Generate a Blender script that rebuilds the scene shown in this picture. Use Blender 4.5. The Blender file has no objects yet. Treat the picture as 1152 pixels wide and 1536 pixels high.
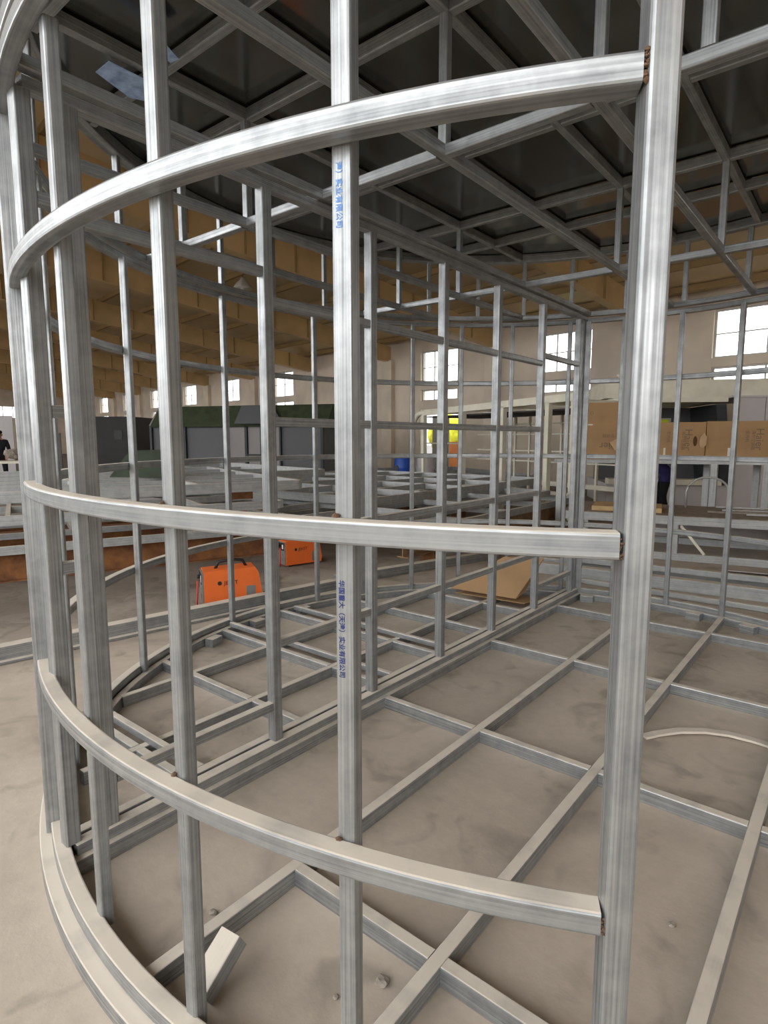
import bpy, bmesh, math, random
from mathutils import Vector, Matrix, Euler
random.seed(7)
PI = math.pi
scene = bpy.context.scene
COL = scene.collection

# ------------------------------------------------------------------ camera
cam_d = bpy.data.cameras.new('camera')
cam = bpy.data.objects.new('camera', cam_d)
COL.objects.link(cam)
cam.location = (0, 0, 1.5)
cam.rotation_euler = (math.radians(90 - 7.096), 0, math.radians(39.2))
cam_d.sensor_fit = 'HORIZONTAL'
cam_d.sensor_width = 36.0
cam_d.lens = 887.4 / 1152 * 36.0
cam_d.clip_start = 0.02
cam_d.clip_end = 400
scene.camera = cam

# ------------------------------------------------------------------ sky light
SKY = 3.85
world = bpy.data.worlds.new('overcast_sky')
scene.world = world
world.use_nodes = True
bg = world.node_tree.nodes['Background']
bg.inputs[0].default_value = (0.98, 0.99, 1.0, 1)
bg.inputs[1].default_value = SKY
scene.view_settings.view_transform = 'Standard'
scene.view_settings.look = 'None'
scene.view_settings.gamma = 1.0
scene.view_settings.use_curve_mapping = False
scene.view_settings.exposure = 0.0


# ------------------------------------------------------------------ materials
def nt(name):
    m = bpy.data.materials.new(name)
    m.use_nodes = True
    t = m.node_tree
    b = t.nodes['Principled BSDF']
    return m, t, b


def node(t, kind, **kw):
    n = t.nodes.new(kind)
    for k, v in kw.items():
        if k.startswith('i_'):
            n.inputs[k[2:].replace('_', ' ')].default_value = v
        else:
            setattr(n, k, v)
    return n


def ramp(t, fac, stops):
    r = t.nodes.new('ShaderNodeValToRGB')
    el = r.color_ramp.elements
    while len(el) < len(stops):
        el.new(0.5)
    for e, (p, c) in zip(el, stops):
        e.position = p
        e.color = (*c, 1) if len(c) == 3 else c
    t.links.new(fac, r.inputs[0])
    return r


def plain(name, col, rough=0.6, metal=0.0, var=0.12, scale=8.0, spec=0.4):
    m, t, b = nt(name)
    tc = node(t, 'ShaderNodeTexCoord')
    n = node(t, 'ShaderNodeTexNoise', i_Scale=scale, i_Detail=4.0)
    t.links.new(tc.outputs['Object'], n.inputs['Vector'])
    lo = tuple(max(0, c * (1 - var)) for c in col)
    hi = tuple(min(1, c * (1 + var)) for c in col)
    r = ramp(t, n.outputs['Fac'], [(0.3, lo), (0.7, hi)])
    t.links.new(r.outputs[0], b.inputs['Base Color'])
    b.inputs['Roughness'].default_value = rough
    b.inputs['Metallic'].default_value = metal
    b.inputs['Specular IOR Level'].default_value = spec
    return m


def steel(name, polar=False, dusty=True, lo=(0.17, 0.18, 0.188), hi=(0.50, 0.515, 0.515), metal=0.62, rough=(0.28, 0.5)):
    """galvanised tube: drawn streaks along the length, cloudy zinc, dust lying on level tops"""
    m, t, b = nt(name)
    L = t.links.new
    tc = node(t, 'ShaderNodeTexCoord')
    oi = node(t, 'ShaderNodeObjectInfo')
    sep = node(t, 'ShaderNodeSeparateXYZ')
    L(tc.outputs['Object'], sep.inputs[0])
    comb = node(t, 'ShaderNodeCombineXYZ')
    if polar:
        xx = node(t, 'ShaderNodeMath', operation='MULTIPLY'); L(sep.outputs[0], xx.inputs[0]); L(sep.outputs[0], xx.inputs[1])
        yy = node(t, 'ShaderNodeMath', operation='MULTIPLY'); L(sep.outputs[1], yy.inputs[0]); L(sep.outputs[1], yy.inputs[1])
        ss = node(t, 'ShaderNodeMath', operation='ADD'); L(xx.outputs[0], ss.inputs[0]); L(yy.outputs[0], ss.inputs[1])
        rr = node(t, 'ShaderNodeMath', operation='SQRT'); L(ss.outputs[0], rr.inputs[0])
        at = node(t, 'ShaderNodeMath', operation='ARCTAN2'); L(sep.outputs[1], at.inputs[0]); L(sep.outputs[0], at.inputs[1])
        k1 = node(t, 'ShaderNodeMath', operation='MULTIPLY'); L(rr.outputs[0], k1.inputs[0]); k1.inputs[1].default_value = 90
        k2 = node(t, 'ShaderNodeMath', operation='MULTIPLY'); L(sep.outputs[2], k2.inputs[0]); k2.inputs[1].default_value = 170
        k3 = node(t, 'ShaderNodeMath', operation='MULTIPLY'); L(at.outputs[0], k3.inputs[0]); k3.inputs[1].default_value = 3.5
    else:
        k1 = node(t, 'ShaderNodeMath', operation='MULTIPLY'); L(sep.outputs[0], k1.inputs[0]); k1.inputs[1].default_value = 210
        k2 = node(t, 'ShaderNodeMath', operation='MULTIPLY'); L(sep.outputs[1], k2.inputs[0]); k2.inputs[1].default_value = 210
        k3 = node(t, 'ShaderNodeMath', operation='MULTIPLY'); L(sep.outputs[2], k3.inputs[0]); k3.inputs[1].default_value = 1.6
    off = node(t, 'ShaderNodeMath', operation='MULTIPLY'); L(oi.outputs['Random'], off.inputs[0]); off.inputs[1].default_value = 60
    k4 = node(t, 'ShaderNodeMath', operation='ADD'); L(k3.outputs[0], k4.inputs[0]); L(off.outputs[0], k4.inputs[1])
    L(k1.outputs[0], comb.inputs[0]); L(k2.outputs[0], comb.inputs[1]); L(k4.outputs[0], comb.inputs[2])
    n1 = node(t, 'ShaderNodeTexNoise', i_Scale=1.0, i_Detail=3.0)
    L(comb.outputs[0], n1.inputs['Vector'])
    n2 = node(t, 'ShaderNodeTexNoise', i_Scale=13.0, i_Detail=5.0, i_Roughness=0.62)
    L(tc.outputs['Object'], n2.inputs['Vector'])
    mx = node(t, 'ShaderNodeMath', operation='MULTIPLY_ADD'); L(n1.outputs['Fac'], mx.inputs[0]); mx.inputs[1].default_value = 0.6
    mh = node(t, 'ShaderNodeMath', operation='MULTIPLY'); L(n2.outputs['Fac'], mh.inputs[0]); mh.inputs[1].default_value = 0.4
    L(mh.outputs[0], mx.inputs[2])
    col = ramp(t, mx.outputs[0], [(0.30, lo), (0.70, hi)])
    rg = node(t, 'ShaderNodeMapRange'); L(mx.outputs[0], rg.inputs[0])
    rg.inputs[1].default_value = 0.35; rg.inputs[2].default_value = 0.65
    rg.inputs[3].default_value = rough[1]; rg.inputs[4].default_value = rough[0]
    bump = node(t, 'ShaderNodeBump', i_Strength=0.12, i_Distance=0.002)
    L(n1.outputs['Fac'], bump.inputs['Height'])
    L(bump.outputs[0], b.inputs['Normal'])
    if dusty:
        geo = node(t, 'ShaderNodeNewGeometry')
        gs = node(t, 'ShaderNodeSeparateXYZ'); L(geo.outputs['True Normal'], gs.inputs[0])
        up = node(t, 'ShaderNodeMapRange'); L(gs.outputs[2], up.inputs[0])
        up.inputs[1].default_value = 0.45; up.inputs[2].default_value = 0.9
        nd = node(t, 'ShaderNodeTexNoise', i_Scale=7.0, i_Detail=5.0)
        L(tc.outputs['Object'], nd.inputs['Vector'])
        dr = node(t, 'ShaderNodeMapRange'); L(nd.outputs['Fac'], dr.inputs[0])
        dr.inputs[1].default_value = 0.25; dr.inputs[2].default_value = 0.5; dr.inputs[3].default_value = 0.55; dr.inputs[4].default_value = 0.97
        df = node(t, 'ShaderNodeMath', operation='MULTIPLY'); L(up.outputs[0], df.inputs[0]); L(dr.outputs[0], df.inputs[1])
        mc = node(t, 'ShaderNodeMix', data_type='RGBA'); L(df.outputs[0], mc.inputs[0]); L(col.outputs[0], mc.inputs[6])
        mc.inputs[7].default_value = (0.70, 0.63, 0.53, 1)
        L(mc.outputs[2], b.inputs['Base Color'])
        mr = node(t, 'ShaderNodeMix', data_type='FLOAT'); L(df.outputs[0], mr.inputs[0]); L(rg.outputs[0], mr.inputs[2]); mr.inputs[3].default_value = 0.9
        L(mr.outputs[0], b.inputs['Roughness'])
        mm = node(t, 'ShaderNodeMix', data_type='FLOAT'); L(df.outputs[0], mm.inputs[0]); mm.inputs[2].default_value = metal; mm.inputs[3].default_value = 0.0
        L(mm.outputs[0], b.inputs['Metallic'])
    else:
        L(col.outputs[0], b.inputs['Base Color'])
        L(rg.outputs[0], b.inputs['Roughness'])
        b.inputs['Metallic'].default_value = metal
    return m


def floor_mat():
    m, t, b = nt('dusty_concrete')
    L = t.links.new
    tc = node(t, 'ShaderNodeTexCoord')
    a = node(t, 'ShaderNodeTexNoise', i_Scale=0.9, i_Detail=6.0, i_Roughness=0.6, i_Distortion=0.6)
    f = node(t, 'ShaderNodeTexNoise', i_Scale=16.0, i_Detail=6.0, i_Roughness=0.65)
    s = node(t, 'ShaderNodeTexNoise', i_Scale=3.3, i_Detail=3.0, i_Distortion=1.2)
    for n in (a, f, s):
        L(tc.outputs['Object'], n.inputs['Vector'])
    c1 = ramp(t, a.outputs['Fac'], [(0.3, (0.42, 0.355, 0.29)), (0.5, (0.52, 0.445, 0.365)), (0.72, (0.60, 0.52, 0.43))])
    c2 = ramp(t, s.outputs['Fac'], [(0.30, (0.55, 0.55, 0.55)), (0.45, (1, 1, 1))])
    c3 = ramp(t, f.outputs['Fac'], [(0.3, (0.93, 0.93, 0.93)), (0.7, (1.05, 1.05, 1.05))])
    m1 = node(t, 'ShaderNodeMix', data_type='RGBA', blend_type='MULTIPLY'); m1.inputs[0].default_value = 0.6
    L(c1.outputs[0], m1.inputs[6]); L(c2.outputs[0], m1.inputs[7])
    m2 = node(t, 'ShaderNodeMix', data_type='RGBA', blend_type='MULTIPLY'); m2.inputs[0].default_value = 1.0
    L(m1.outputs[2], m2.inputs[6]); L(c3.outputs[0], m2.inputs[7])
    # the pale dust lies thick around the cabin and thins out over bare darker concrete further down the hall
    sp = node(t, 'ShaderNodeSeparateXYZ'); L(tc.outputs['Object'], sp.inputs[0])
    wob = node(t, 'ShaderNodeMath', operation='MULTIPLY_ADD'); L(a.outputs['Fac'], wob.inputs[0]); wob.inputs[1].default_value = 1.6; L(sp.outputs[0], wob.inputs[2])
    mr = node(t, 'ShaderNodeMapRange'); L(wob.outputs[0], mr.inputs[0])
    mr.inputs[1].default_value = -5.0; mr.inputs[2].default_value = -3.3
    m3 = node(t, 'ShaderNodeMix', data_type='RGBA'); L(mr.outputs[0], m3.inputs[0])
    m4 = node(t, 'ShaderNodeMix', data_type='RGBA', blend_type='MULTIPLY'); m4.inputs[0].default_value = 1.0
    L(m2.outputs[2], m4.inputs[6]); m4.inputs[7].default_value = (0.40, 0.39, 0.385, 1)
    L(m4.outputs[2], m3.inputs[6]); L(m2.outputs[2], m3.inputs[7])
    L(m3.outputs[2], b.inputs['Base Color'])
    b.inputs['Roughness'].default_value = 0.85
    b.inputs['Specular IOR Level'].default_value = 0.25
    bp = node(t, 'ShaderNodeBump', i_Strength=0.3, i_Distance=0.006)
    L(f.outputs['Fac'], bp.inputs['Height']); L(bp.outputs[0], b.inputs['Normal'])
    return m


def rust_mat(name, base, dark):
    m, t, b = nt(name)
    tc = node(t, 'ShaderNodeTexCoord')
    n = node(t, 'ShaderNodeTexNoise', i_Scale=5.0, i_Detail=6.0, i_Roughness=0.65)
    t.links.new(tc.outputs['Object'], n.inputs['Vector'])
    r = ramp(t, n.outputs['Fac'], [(0.35, dark), (0.65, base)])
    t.links.new(r.outputs[0], b.inputs['Base Color'])
    b.inputs['Roughness'].default_value = 0.8
    return m


M = {}
M['steel'] = steel('galvanised_steel')
M['steel_ring'] = steel('galvanised_rolled_steel', polar=True)
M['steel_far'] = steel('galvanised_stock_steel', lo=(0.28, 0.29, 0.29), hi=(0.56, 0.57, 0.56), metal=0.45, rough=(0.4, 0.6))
M['sheet'] = plain('rolled_zinc_sheet', (0.20, 0.205, 0.19), 0.16, 1.0, 0.10, 3.0)
M['sky_reflection'] = plain('blue_sky_reflection', (0.36, 0.52, 0.95), 0.25, 0.0, 0.35, 22.0, 0.8)  # blue colour stands in for sky reflected in the roof sheet
M['weld'] = rust_mat('burnt_weld', (0.20, 0.105, 0.05), (0.06, 0.04, 0.03))
M['floor'] = floor_mat()
M['asphalt'] = plain('yard_asphalt', (0.13, 0.125, 0.12), 0.9, 0, 0.2, 0.5)
M['wall'] = plain('stained_plaster', (0.68, 0.585, 0.475), 0.9, 0, 0.16, 0.7)
M['pilaster'] = plain('plaster_pilaster', (0.70, 0.605, 0.49), 0.9, 0, 0.12, 1.2)
M['roof_tan'] = plain('tan_roof_sheet', (0.62, 0.48, 0.28), 0.55, 0, 0.10, 1.0)
M['rafter'] = plain('ochre_painted_girder', (0.62, 0.43, 0.21), 0.5, 0, 0.12, 1.5)
M['purlin'] = plain('brown_purlin', (0.34, 0.23, 0.10), 0.6, 0, 0.1, 2.0)
M['white_frame'] = plain('cream_painted_steel', (0.76, 0.72, 0.59), 0.5, 0, 0.08, 4)
M['window_frame'] = plain('white_window_frame', (0.55, 0.53, 0.50), 0.5, 0, 0.05, 4)
M['rust'] = rust_mat('rusty_beam_steel', (0.30, 0.125, 0.04), (0.13, 0.05, 0.02))
M['brown'] = rust_mat('brown_beam_steel', (0.33, 0.20, 0.10), (0.2, 0.11, 0.055))
M['orange'] = plain('orange_machine_paint', (0.86, 0.17, 0.03), 0.45, 0, 0.06, 6)
M['black'] = plain('black_plastic', (0.02, 0.02, 0.02), 0.5, 0, 0.2, 8)
M['grey_panel'] = plain('grey_machine_panel', (0.20, 0.20, 0.19), 0.6, 0, 0.15, 20)
M['dark_frame'] = plain('dark_grey_frame_paint', (0.035, 0.04, 0.045), 0.6, 0, 0.2, 3)
M['house_panel'] = plain('grey_house_panel', (0.115, 0.118, 0.125), 0.7, 0, 0.08, 1)
M['house_panel_light'] = plain('pale_house_panel', (0.27, 0.25, 0.245), 0.7, 0, 0.06, 1)
M['green_roof'] = plain('dark_green_roof_felt', (0.036, 0.05, 0.022), 0.85, 0, 0.3, 5)
M['container'] = plain('charcoal_container_paint', (0.028, 0.025, 0.024), 0.7, 0, 0.2, 2)
M['tarp'] = plain('dark_green_tarpaulin', (0.035, 0.05, 0.028), 0.7, 0, 0.3, 4)
M['carton'] = plain('brown_corrugated_board', (0.40, 0.25, 0.125), 0.85, 0, 0.08, 5)
M['carton_dark'] = plain('board_cut_edge', (0.10, 0.05, 0.02), 0.9, 0, 0.1, 5)
M['carton_lid'] = plain('pale_torn_board', (0.55, 0.37, 0.21), 0.85, 0, 0.1, 8)
M['print'] = plain('grey_carton_print', (0.20, 0.14, 0.095), 0.8, 0, 0.1, 30)
M['paper'] = plain('white_paper', (0.75, 0.72, 0.66), 0.8, 0, 0.05, 10)
M['ink'] = plain('dark_blue_stamp_ink', (0.018, 0.032, 0.14), 0.6, 0, 0.3, 200)
M['ink_light'] = plain('light_blue_stamp_ink', (0.12, 0.28, 0.62), 0.6, 0, 0.3, 200)
M['white_panel'] = plain('white_wall_panel', (0.56, 0.53, 0.53), 0.6, 0, 0.04, 1)
M['dirt'] = plain('grey_brown_dirt', (0.27, 0.23, 0.19), 0.95, 0, 0.25, 14)
M['dusty_strip'] = plain('dust_coated_strip', (0.66, 0.59, 0.50), 0.9, 0, 0.08, 12)
M['crumb'] = plain('dried_mortar', (0.36, 0.32, 0.27), 0.95, 0, 0.2, 40)
M['timber'] = plain('pale_timber', (0.55, 0.38, 0.19), 0.75, 0, 0.15, 6)
M['blue'] = plain('blue_plastic', (0.03, 0.09, 0.42), 0.4, 0, 0.1, 5)
M['red'] = plain('red_plastic', (0.5, 0.03, 0.02), 0.5, 0, 0.1, 5)
M['shirt'] = plain('navy_workshirt', (0.035, 0.03, 0.13), 0.85, 0, 0.25, 12)
M['trouser'] = plain('black_trousers', (0.008, 0.008, 0.010), 0.9, 0, 0.2, 12)
M['skin'] = plain('skin', (0.50, 0.28, 0.18), 0.6, 0, 0.06, 10)
M['hair'] = plain('black_hair', (0.012, 0.010, 0.009), 0.7, 0, 0.2, 30)
M['foliage'] = plain('sunlit_yellow_leaves', (0.62, 0.66, 0.05), 0.8, 0, 0.3, 3)
M['lamp'] = plain('white_enamel_lamp', (0.62, 0.60, 0.57), 0.4, 0, 0.05, 4)
M['seal'] = plain('orange_sign_board', (0.75, 0.28, 0.10), 0.7, 0, 0.1, 4)

gm = bpy.data.materials.new('window_glass'); gm.use_nodes = True
t_ = gm.node_tree; t_.nodes.clear()
o_ = t_.nodes.new('ShaderNodeOutputMaterial'); mx_ = t_.nodes.new('ShaderNodeMixShader')
tr_ = t_.nodes.new('ShaderNodeBsdfTransparent'); gl_ = t_.nodes.new('ShaderNodeBsdfGlossy'); fr_ = t_.nodes.new('ShaderNodeFresnel')
gl_.inputs['Roughness'].default_value = 0.05
mx_.inputs[0].default_value = 0.06; t_.links.new(tr_.outputs[0], mx_.inputs[1]); t_.links.new(gl_.outputs[0], mx_.inputs[2])
t_.links.new(mx_.outputs[0], o_.inputs[0])
M['glass'] = gm


# ------------------------------------------------------------------ helpers
def link(name, me, mat=None, parent=None, matrix=None):
    o = bpy.data.objects.new(name, me)
    COL.objects.link(o)
    if me is not None and mat is not None:
        me.materials.append(M[mat] if isinstance(mat, str) else mat)
    if matrix is not None:
        o.matrix_local = matrix
    if parent is not None:
        o.parent = parent
    return o


def mesh_from(name, verts, faces, smooth=False):
    me = bpy.data.meshes.new(name)
    me.from_pydata([tuple(v) for v in verts], [], faces)
    bm = bmesh.new(); bm.from_mesh(me)
    bmesh.ops.recalc_face_normals(bm, faces=bm.faces)
    bm.to_mesh(me); bm.free()
    if smooth:
        for p in me.polygons:
            p.use_smooth = True
    me.update()
    return me


def empty(name, loc=(0, 0, 0), rz=0.0):
    o = bpy.data.objects.new(name, None)
    COL.objects.link(o)
    o.location = loc
    o.rotation_euler = (0, 0, rz)
    o.empty_display_size = 0.1
    return o


def tag(o, label, cat=None, group=None, kind=None):
    if label: o['label'] = label
    if cat: o['category'] = cat
    if group: o['group'] = group
    if kind: o['kind'] = kind
    return o


def section(w, h, c, n=2):
    """rounded rectangle outline centred on 0"""
    pts = []
    for (sx, sy, a0) in ((1, 1, 0), (-1, 1, 90), (-1, -1, 180), (1, -1, 270)):
        for k in range(n + 1):
            a = math.radians(a0 + 90 * k / n)
            pts.append((sx * (w / 2 - c) + c * math.cos(a), sy * (h / 2 - c) + c * math.sin(a)))
    return pts


def tube_mesh(name, length, w, h, c=0.005, n=2):
    s = section(w, h, c, n) if c > 0 else [(w/2, h/2), (-w/2, h/2), (-w/2, -h/2), (w/2, -h/2)]
    k = len(s)
    v = [(x, y, 0) for x, y in s] + [(x, y, length) for x, y in s]
    f = [(i, (i + 1) % k, k + (i + 1) % k, k + i) for i in range(k)]
    f += [tuple(range(k - 1, -1, -1)), tuple(range(k, 2 * k))]
    return mesh_from(name, v, f)


def tube(name, p0, p1, w, h, mat, parent=None, up=(0, 0, 1), c=0.005, n=2):
    """straight box tube from p0 to p1; h is measured along 'up', w across it"""
    p0 = Vector(p0); p1 = Vector(p1)
    z = (p1 - p0); L = z.length; z.normalize()
    u = Vector(up); y = u - z * u.dot(z)
    if y.length < 1e-4:
        u = Vector((0, 1, 0)); y = u - z * u.dot(z)
    y.normalize(); x = y.cross(z)
    mt = Matrix(((x.x, y.x, z.x, p0.x), (x.y, y.y, z.y, p0.y), (x.z, y.z, z.z, p0.z), (0, 0, 0, 1)))
    return link(name, tube_mesh(name, L, w, h, c, n), mat, parent, mt)


def ring_mesh(name, r0, r1, z0, z1, a0, a1, c=0.005, step=1.6, full=False):
    s = section(r1 - r0, z1 - z0, c, 2)
    k = len(s); rc = (r0 + r1) / 2; zc = (z0 + z1) / 2
    n = max(2, int(abs(a1 - a0) / step))
    v = []; f = []
    cnt = n if full else n + 1
    for i in range(cnt):
        a = math.radians(a0 + (a1 - a0) * i / n)
        for (dx, dz) in s:
            v.append(((rc + dx) * math.cos(a), (rc + dx) * math.sin(a), zc + dz))
    for i in range(n):
        j = (i + 1) % cnt
        for q in range(k):
            f.append((i * k + q, i * k + (q + 1) % k, j * k + (q + 1) % k, j * k + q))
    if not full:
        f.append(tuple(range(k - 1, -1, -1)))
        f.append(tuple((cnt - 1) * k + q for q in range(k)))
    return mesh_from(name, v, f)


def box(name, x0, x1, y0, y1, z0, z1, mat, parent=None, matrix=None, bevel=0.0):
    bm = bmesh.new()
    bmesh.ops.create_cube(bm, size=1)
    for v in bm.verts:
        v.co = Vector(((x0 + x1) / 2 + v.co.x * (x1 - x0), (y0 + y1) / 2 + v.co.y * (y1 - y0), (z0 + z1) / 2 + v.co.z * (z1 - z0)))
    if bevel > 0:
        bmesh.ops.bevel(bm, geom=bm.edges[:], offset=bevel, segments=2, affect='EDGES', profile=0.5)
    me = bpy.data.meshes.new(name); bm.to_mesh(me); bm.free()
    return link(name, me, mat, parent, matrix)


def prism(name, outline, y0, y1, mat, parent=None, matrix=None):
    """outline in x,z extruded along y"""
    k = len(outline)
    v = [(x, y0, z) for x, z in outline] + [(x, y1, z) for x, z in outline]
    f = [(i, (i + 1) % k, k + (i + 1) % k, k + i) for i in range(k)] + [tuple(range(k)), tuple(range(2 * k - 1, k - 1, -1))]
    return link(name, mesh_from(name, v, f), mat, parent, matrix)


def wire(name, pts, r, mat, parent=None, seg=6):
    P = [Vector(p) for p in pts]
    v = []; f = []
    for i, p in enumerate(P):
        d = (P[min(i + 1, len(P) - 1)] - P[max(i - 1, 0)]).normalized()
        u = Vector((0, 0, 1)) if abs(d.z) < 0.9 else Vector((1, 0, 0))
        x = d.cross(u).normalized(); y = d.cross(x)
        for k in range(seg):
            a = 2 * PI * k / seg
            v.append(p + x * math.cos(a) * r + y * math.sin(a) * r)
    for i in range(len(P) - 1):
        for k in range(seg):
            f.append((i * seg + k, i * seg + (k + 1) % seg, (i + 1) * seg + (k + 1) % seg, (i + 1) * seg + k))
    f.append(tuple(range(seg - 1, -1, -1))); f.append(tuple((len(P) - 1) * seg + k for k in range(seg)))
    return link(name, mesh_from(name, v, f, True), mat, parent)


def lathe(name, prof, mat, parent=None, matrix=None, seg=20, smooth=True):
    v = []; f = []
    for (r, z) in prof:
        for k in range(seg):
            a = 2 * PI * k / seg
            v.append((r * math.cos(a), r * math.sin(a), z))
    for i in range(len(prof) - 1):
        for k in range(seg):
            f.append((i * seg + k, i * seg + (k + 1) % seg, (i + 1) * seg + (k + 1) % seg, (i + 1) * seg + k))
    f.append(tuple(range(seg - 1, -1, -1))); f.append(tuple((len(prof) - 1) * seg + k for k in range(seg)))
    return link(name, mesh_from(name, v, f, smooth), mat, parent, matrix)


def lump(name, r, mat, parent=None, loc=(0, 0, 0), seed=0, squash=0.6, sub=2, rough=0.3):
    rnd = random.Random(seed)
    bm = bmesh.new()
    bmesh.ops.create_icosphere(bm, subdivisions=sub, radius=r)
    for v in bm.verts:
        v.co *= 1 + rnd.uniform(-rough, rough)
        v.co.z *= squash
    mz = min(v.co.z for v in bm.verts)
    for v in bm.verts:
        v.co.z -= mz
    me = bpy.data.meshes.new(name); bm.to_mesh(me); bm.free()
    return link(name, me, mat, parent, Matrix.Translation(loc))


def text(name, body, size, mat, parent, matrix, bold=0.0):
    cu = bpy.data.curves.new(name, 'FONT')
    cu.body = body; cu.size = size; cu.align_x = 'LEFT'; cu.align_y = 'CENTER'
    cu.resolution_u = 3
    cu.offset = bold
    tmp = bpy.data.objects.new(name + '_tmp', cu); COL.objects.link(tmp)
    dg = bpy.context.evaluated_depsgraph_get(); dg.update()
    me = bpy.data.meshes.new_from_object(tmp.evaluated_get(dg))
    bpy.data.objects.remove(tmp)
    me.materials.clear()
    return link(name, me, mat, parent, matrix)


def frame_matrix(o, x, y, z):
    return Matrix(((x[0], y[0], z[0], o[0]), (x[1], y[1], z[1], o[1]), (x[2], y[2], z[2], o[2]), (0, 0, 0, 1)))


# ------------------------------------------------------------------ the hall
AH = math.radians(7.4)
HM = Matrix.Rotation(-AH, 4, 'Z')          # hall axes: +x along the long wall, +y towards it
YW = 18.1                                    # long wall
XE = -64.0                                   # far end wall
EAVE, PITCH, RIDGE = 5.55, 0.125, 2.0
FRONT, XR = -4.2, 16.0                      # unseen front opened, roof ended early for daylight; added wall blocks low sky


def roof_z(y):
    return EAVE + PITCH * (YW - y) if y >= RIDGE else EAVE + PITCH * (YW - RIDGE) - PITCH * (RIDGE - y)


def wall_with_holes(name, x0, x1, z0, z1, y0, y1, holes, mat, matrix):
    xs = sorted({x0, x1, *[h[0] for h in holes], *[h[1] for h in holes]})
    zs = sorted({z0, z1, *[h[2] for h in holes], *[h[3] for h in holes]})
    solid = lambda i, j: 0 <= i < len(xs) - 1 and 0 <= j < len(zs) - 1 and not any(
        h[0] - 1e-6 <= xs[i] and xs[i + 1] <= h[1] + 1e-6 and h[2] - 1e-6 <= zs[j] and zs[j + 1] <= h[3] + 1e-6 for h in holes)
    v = []; f = []
    def quad(a, b, c, d):
        n = len(v); v.extend((a, b, c, d)); f.append((n, n + 1, n + 2, n + 3))
    for i in range(len(xs) - 1):
        for j in range(len(zs) - 1):
            if not solid(i, j): continue
            a, b, c, d = xs[i], xs[i + 1], zs[j], zs[j + 1]
            quad((a, y0, c), (b, y0, c), (b, y0, d), (a, y0, d)); quad((a, y1, c), (a, y1, d), (b, y1, d), (b, y1, c))
            if not solid(i - 1, j): quad((a, y0, c), (a, y0, d), (a, y1, d), (a, y1, c))
            if not solid(i + 1, j): quad((b, y0, c), (b, y1, c), (b, y1, d), (b, y0, d))
            if not solid(i, j - 1): quad((a, y0, c), (a, y1, c), (b, y1, c), (b, y0, c))
            if not solid(i, j + 1): quad((a, y0, d), (b, y0, d), (b, y1, d), (a, y1, d))
    me = bpy.data.meshes.new(name); me.from_pydata(v, [], f); me.update()
    bm = bmesh.new(); bm.from_mesh(me); bmesh.ops.remove_doubles(bm, verts=bm.verts, dist=1e-5)
    bmesh.ops.recalc_face_normals(bm, faces=bm.faces); bm.to_mesh(me); bm.free()
    o = link(name, me, mat, None, matrix)
    o['kind'] = 'structure'
    return o


fl = link('floor', mesh_from('floor', [(XE - 0.2, FRONT - 1.0, 0), (16.0, FRONT - 1.0, 0), (16.0, YW + 0.3, 0), (XE - 0.2, YW + 0.3, 0)], [(0, 1, 2, 3)]), 'floor', None, HM)
yd = link('ground', mesh_from('ground', [(-140, -90, -0.02), (90, -90, -0.02), (90, 110, -0.02), (-140, 110, -0.02)], [(0, 1, 2, 3)]), 'asphalt')
tag(yd, 'dark asphalt yard outside the open hall', kind='structure')
tag(fl, 'dusty grey-brown concrete floor of the workshop', kind='structure')

WX = [-5.96 - 5.5 * k for k in range(-1, 11)]
holes = []
for x in WX:
    holes.append((x, x + 1.95, 3.70, 5.0)); holes.append((x, x + 1.95, 3.02, 3.46))
DOOR = (-17.0, -14.6, 0.0, 2.7)
holes.append(DOOR)
wb = wall_with_holes('wall_back', XE, 16.0, 0.0, EAVE, YW, YW + 0.3, holes, 'wall', HM)
tag(wb, 'long stained plaster wall with a row of high windows')


def window(n, x, z0, z1, nx, nz, lab):
    y = YW + 0.12
    fr = empty('window_%d' % n)
    fr.matrix_local = HM
    w = 1.95
    box('window_frame', x, x + w, y, y + 0.06, z0, z0 + 0.05, 'window_frame', fr)
    box('window_frame', x, x + w, y, y + 0.06, z1 - 0.05, z1, 'window_frame', fr)
    box('window_frame', x, x + 0.05, y, y + 0.06, z0 + 0.05, z1 - 0.05, 'window_frame', fr)
    box('window_frame', x + w - 0.05, x + w, y, y + 0.06, z0 + 0.05, z1 - 0.05, 'window_frame', fr)
    xs = [x + w * i / nx for i in range(nx + 1)]; zs = [z0 + (z1 - z0) * j / nz for j in range(nz + 1)]
    for q in xs[1:-1]: box('glazing_bar', q - 0.018, q + 0.018, y, y + 0.05, z0 + 0.05, z1 - 0.05, 'window_frame', fr)
    for q in zs[1:-1]: box('glazing_bar', x + 0.05, x + w - 0.05, y + 0.005, y + 0.045, q - 0.015, q + 0.015, 'window_frame', fr)
    for i in range(nx):
        for j in range(nz):
            box('pane', xs[i] + 0.03, xs[i + 1] - 0.03, y + 0.02, y + 0.026, zs[j] + 0.03, zs[j + 1] - 0.03, 'glass', fr)
    tag(fr, lab, kind='structure')


order = ['second', 'third', 'fourth', 'fifth', 'sixth', 'seventh', 'eighth', 'ninth', 'tenth', 'eleventh']
for k, x in enumerate(WX):
    big = k <= 4
    who = 'beyond the right edge' if k == 0 else ('nearest, at the right' if k == 1 else order[k - 2] + ' from the right')
    window(2 * k + 1, x, 3.70, 5.0, 3 if big else 2, 2, 'bright upper window in the back wall, ' + who)
    window(2 * k + 2, x, 3.02, 3.46, 3 if big else 2, 1, 'low strip window under the upper window, ' + who)

for k in range(-2, 10):
    x = -7.76 - 5.5 * k
    o = box('pilaster', x - 0.3, x + 0.3, YW - 0.22, YW + 0.01, 0, EAVE - 0.75, 'pilaster', wb)

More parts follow.
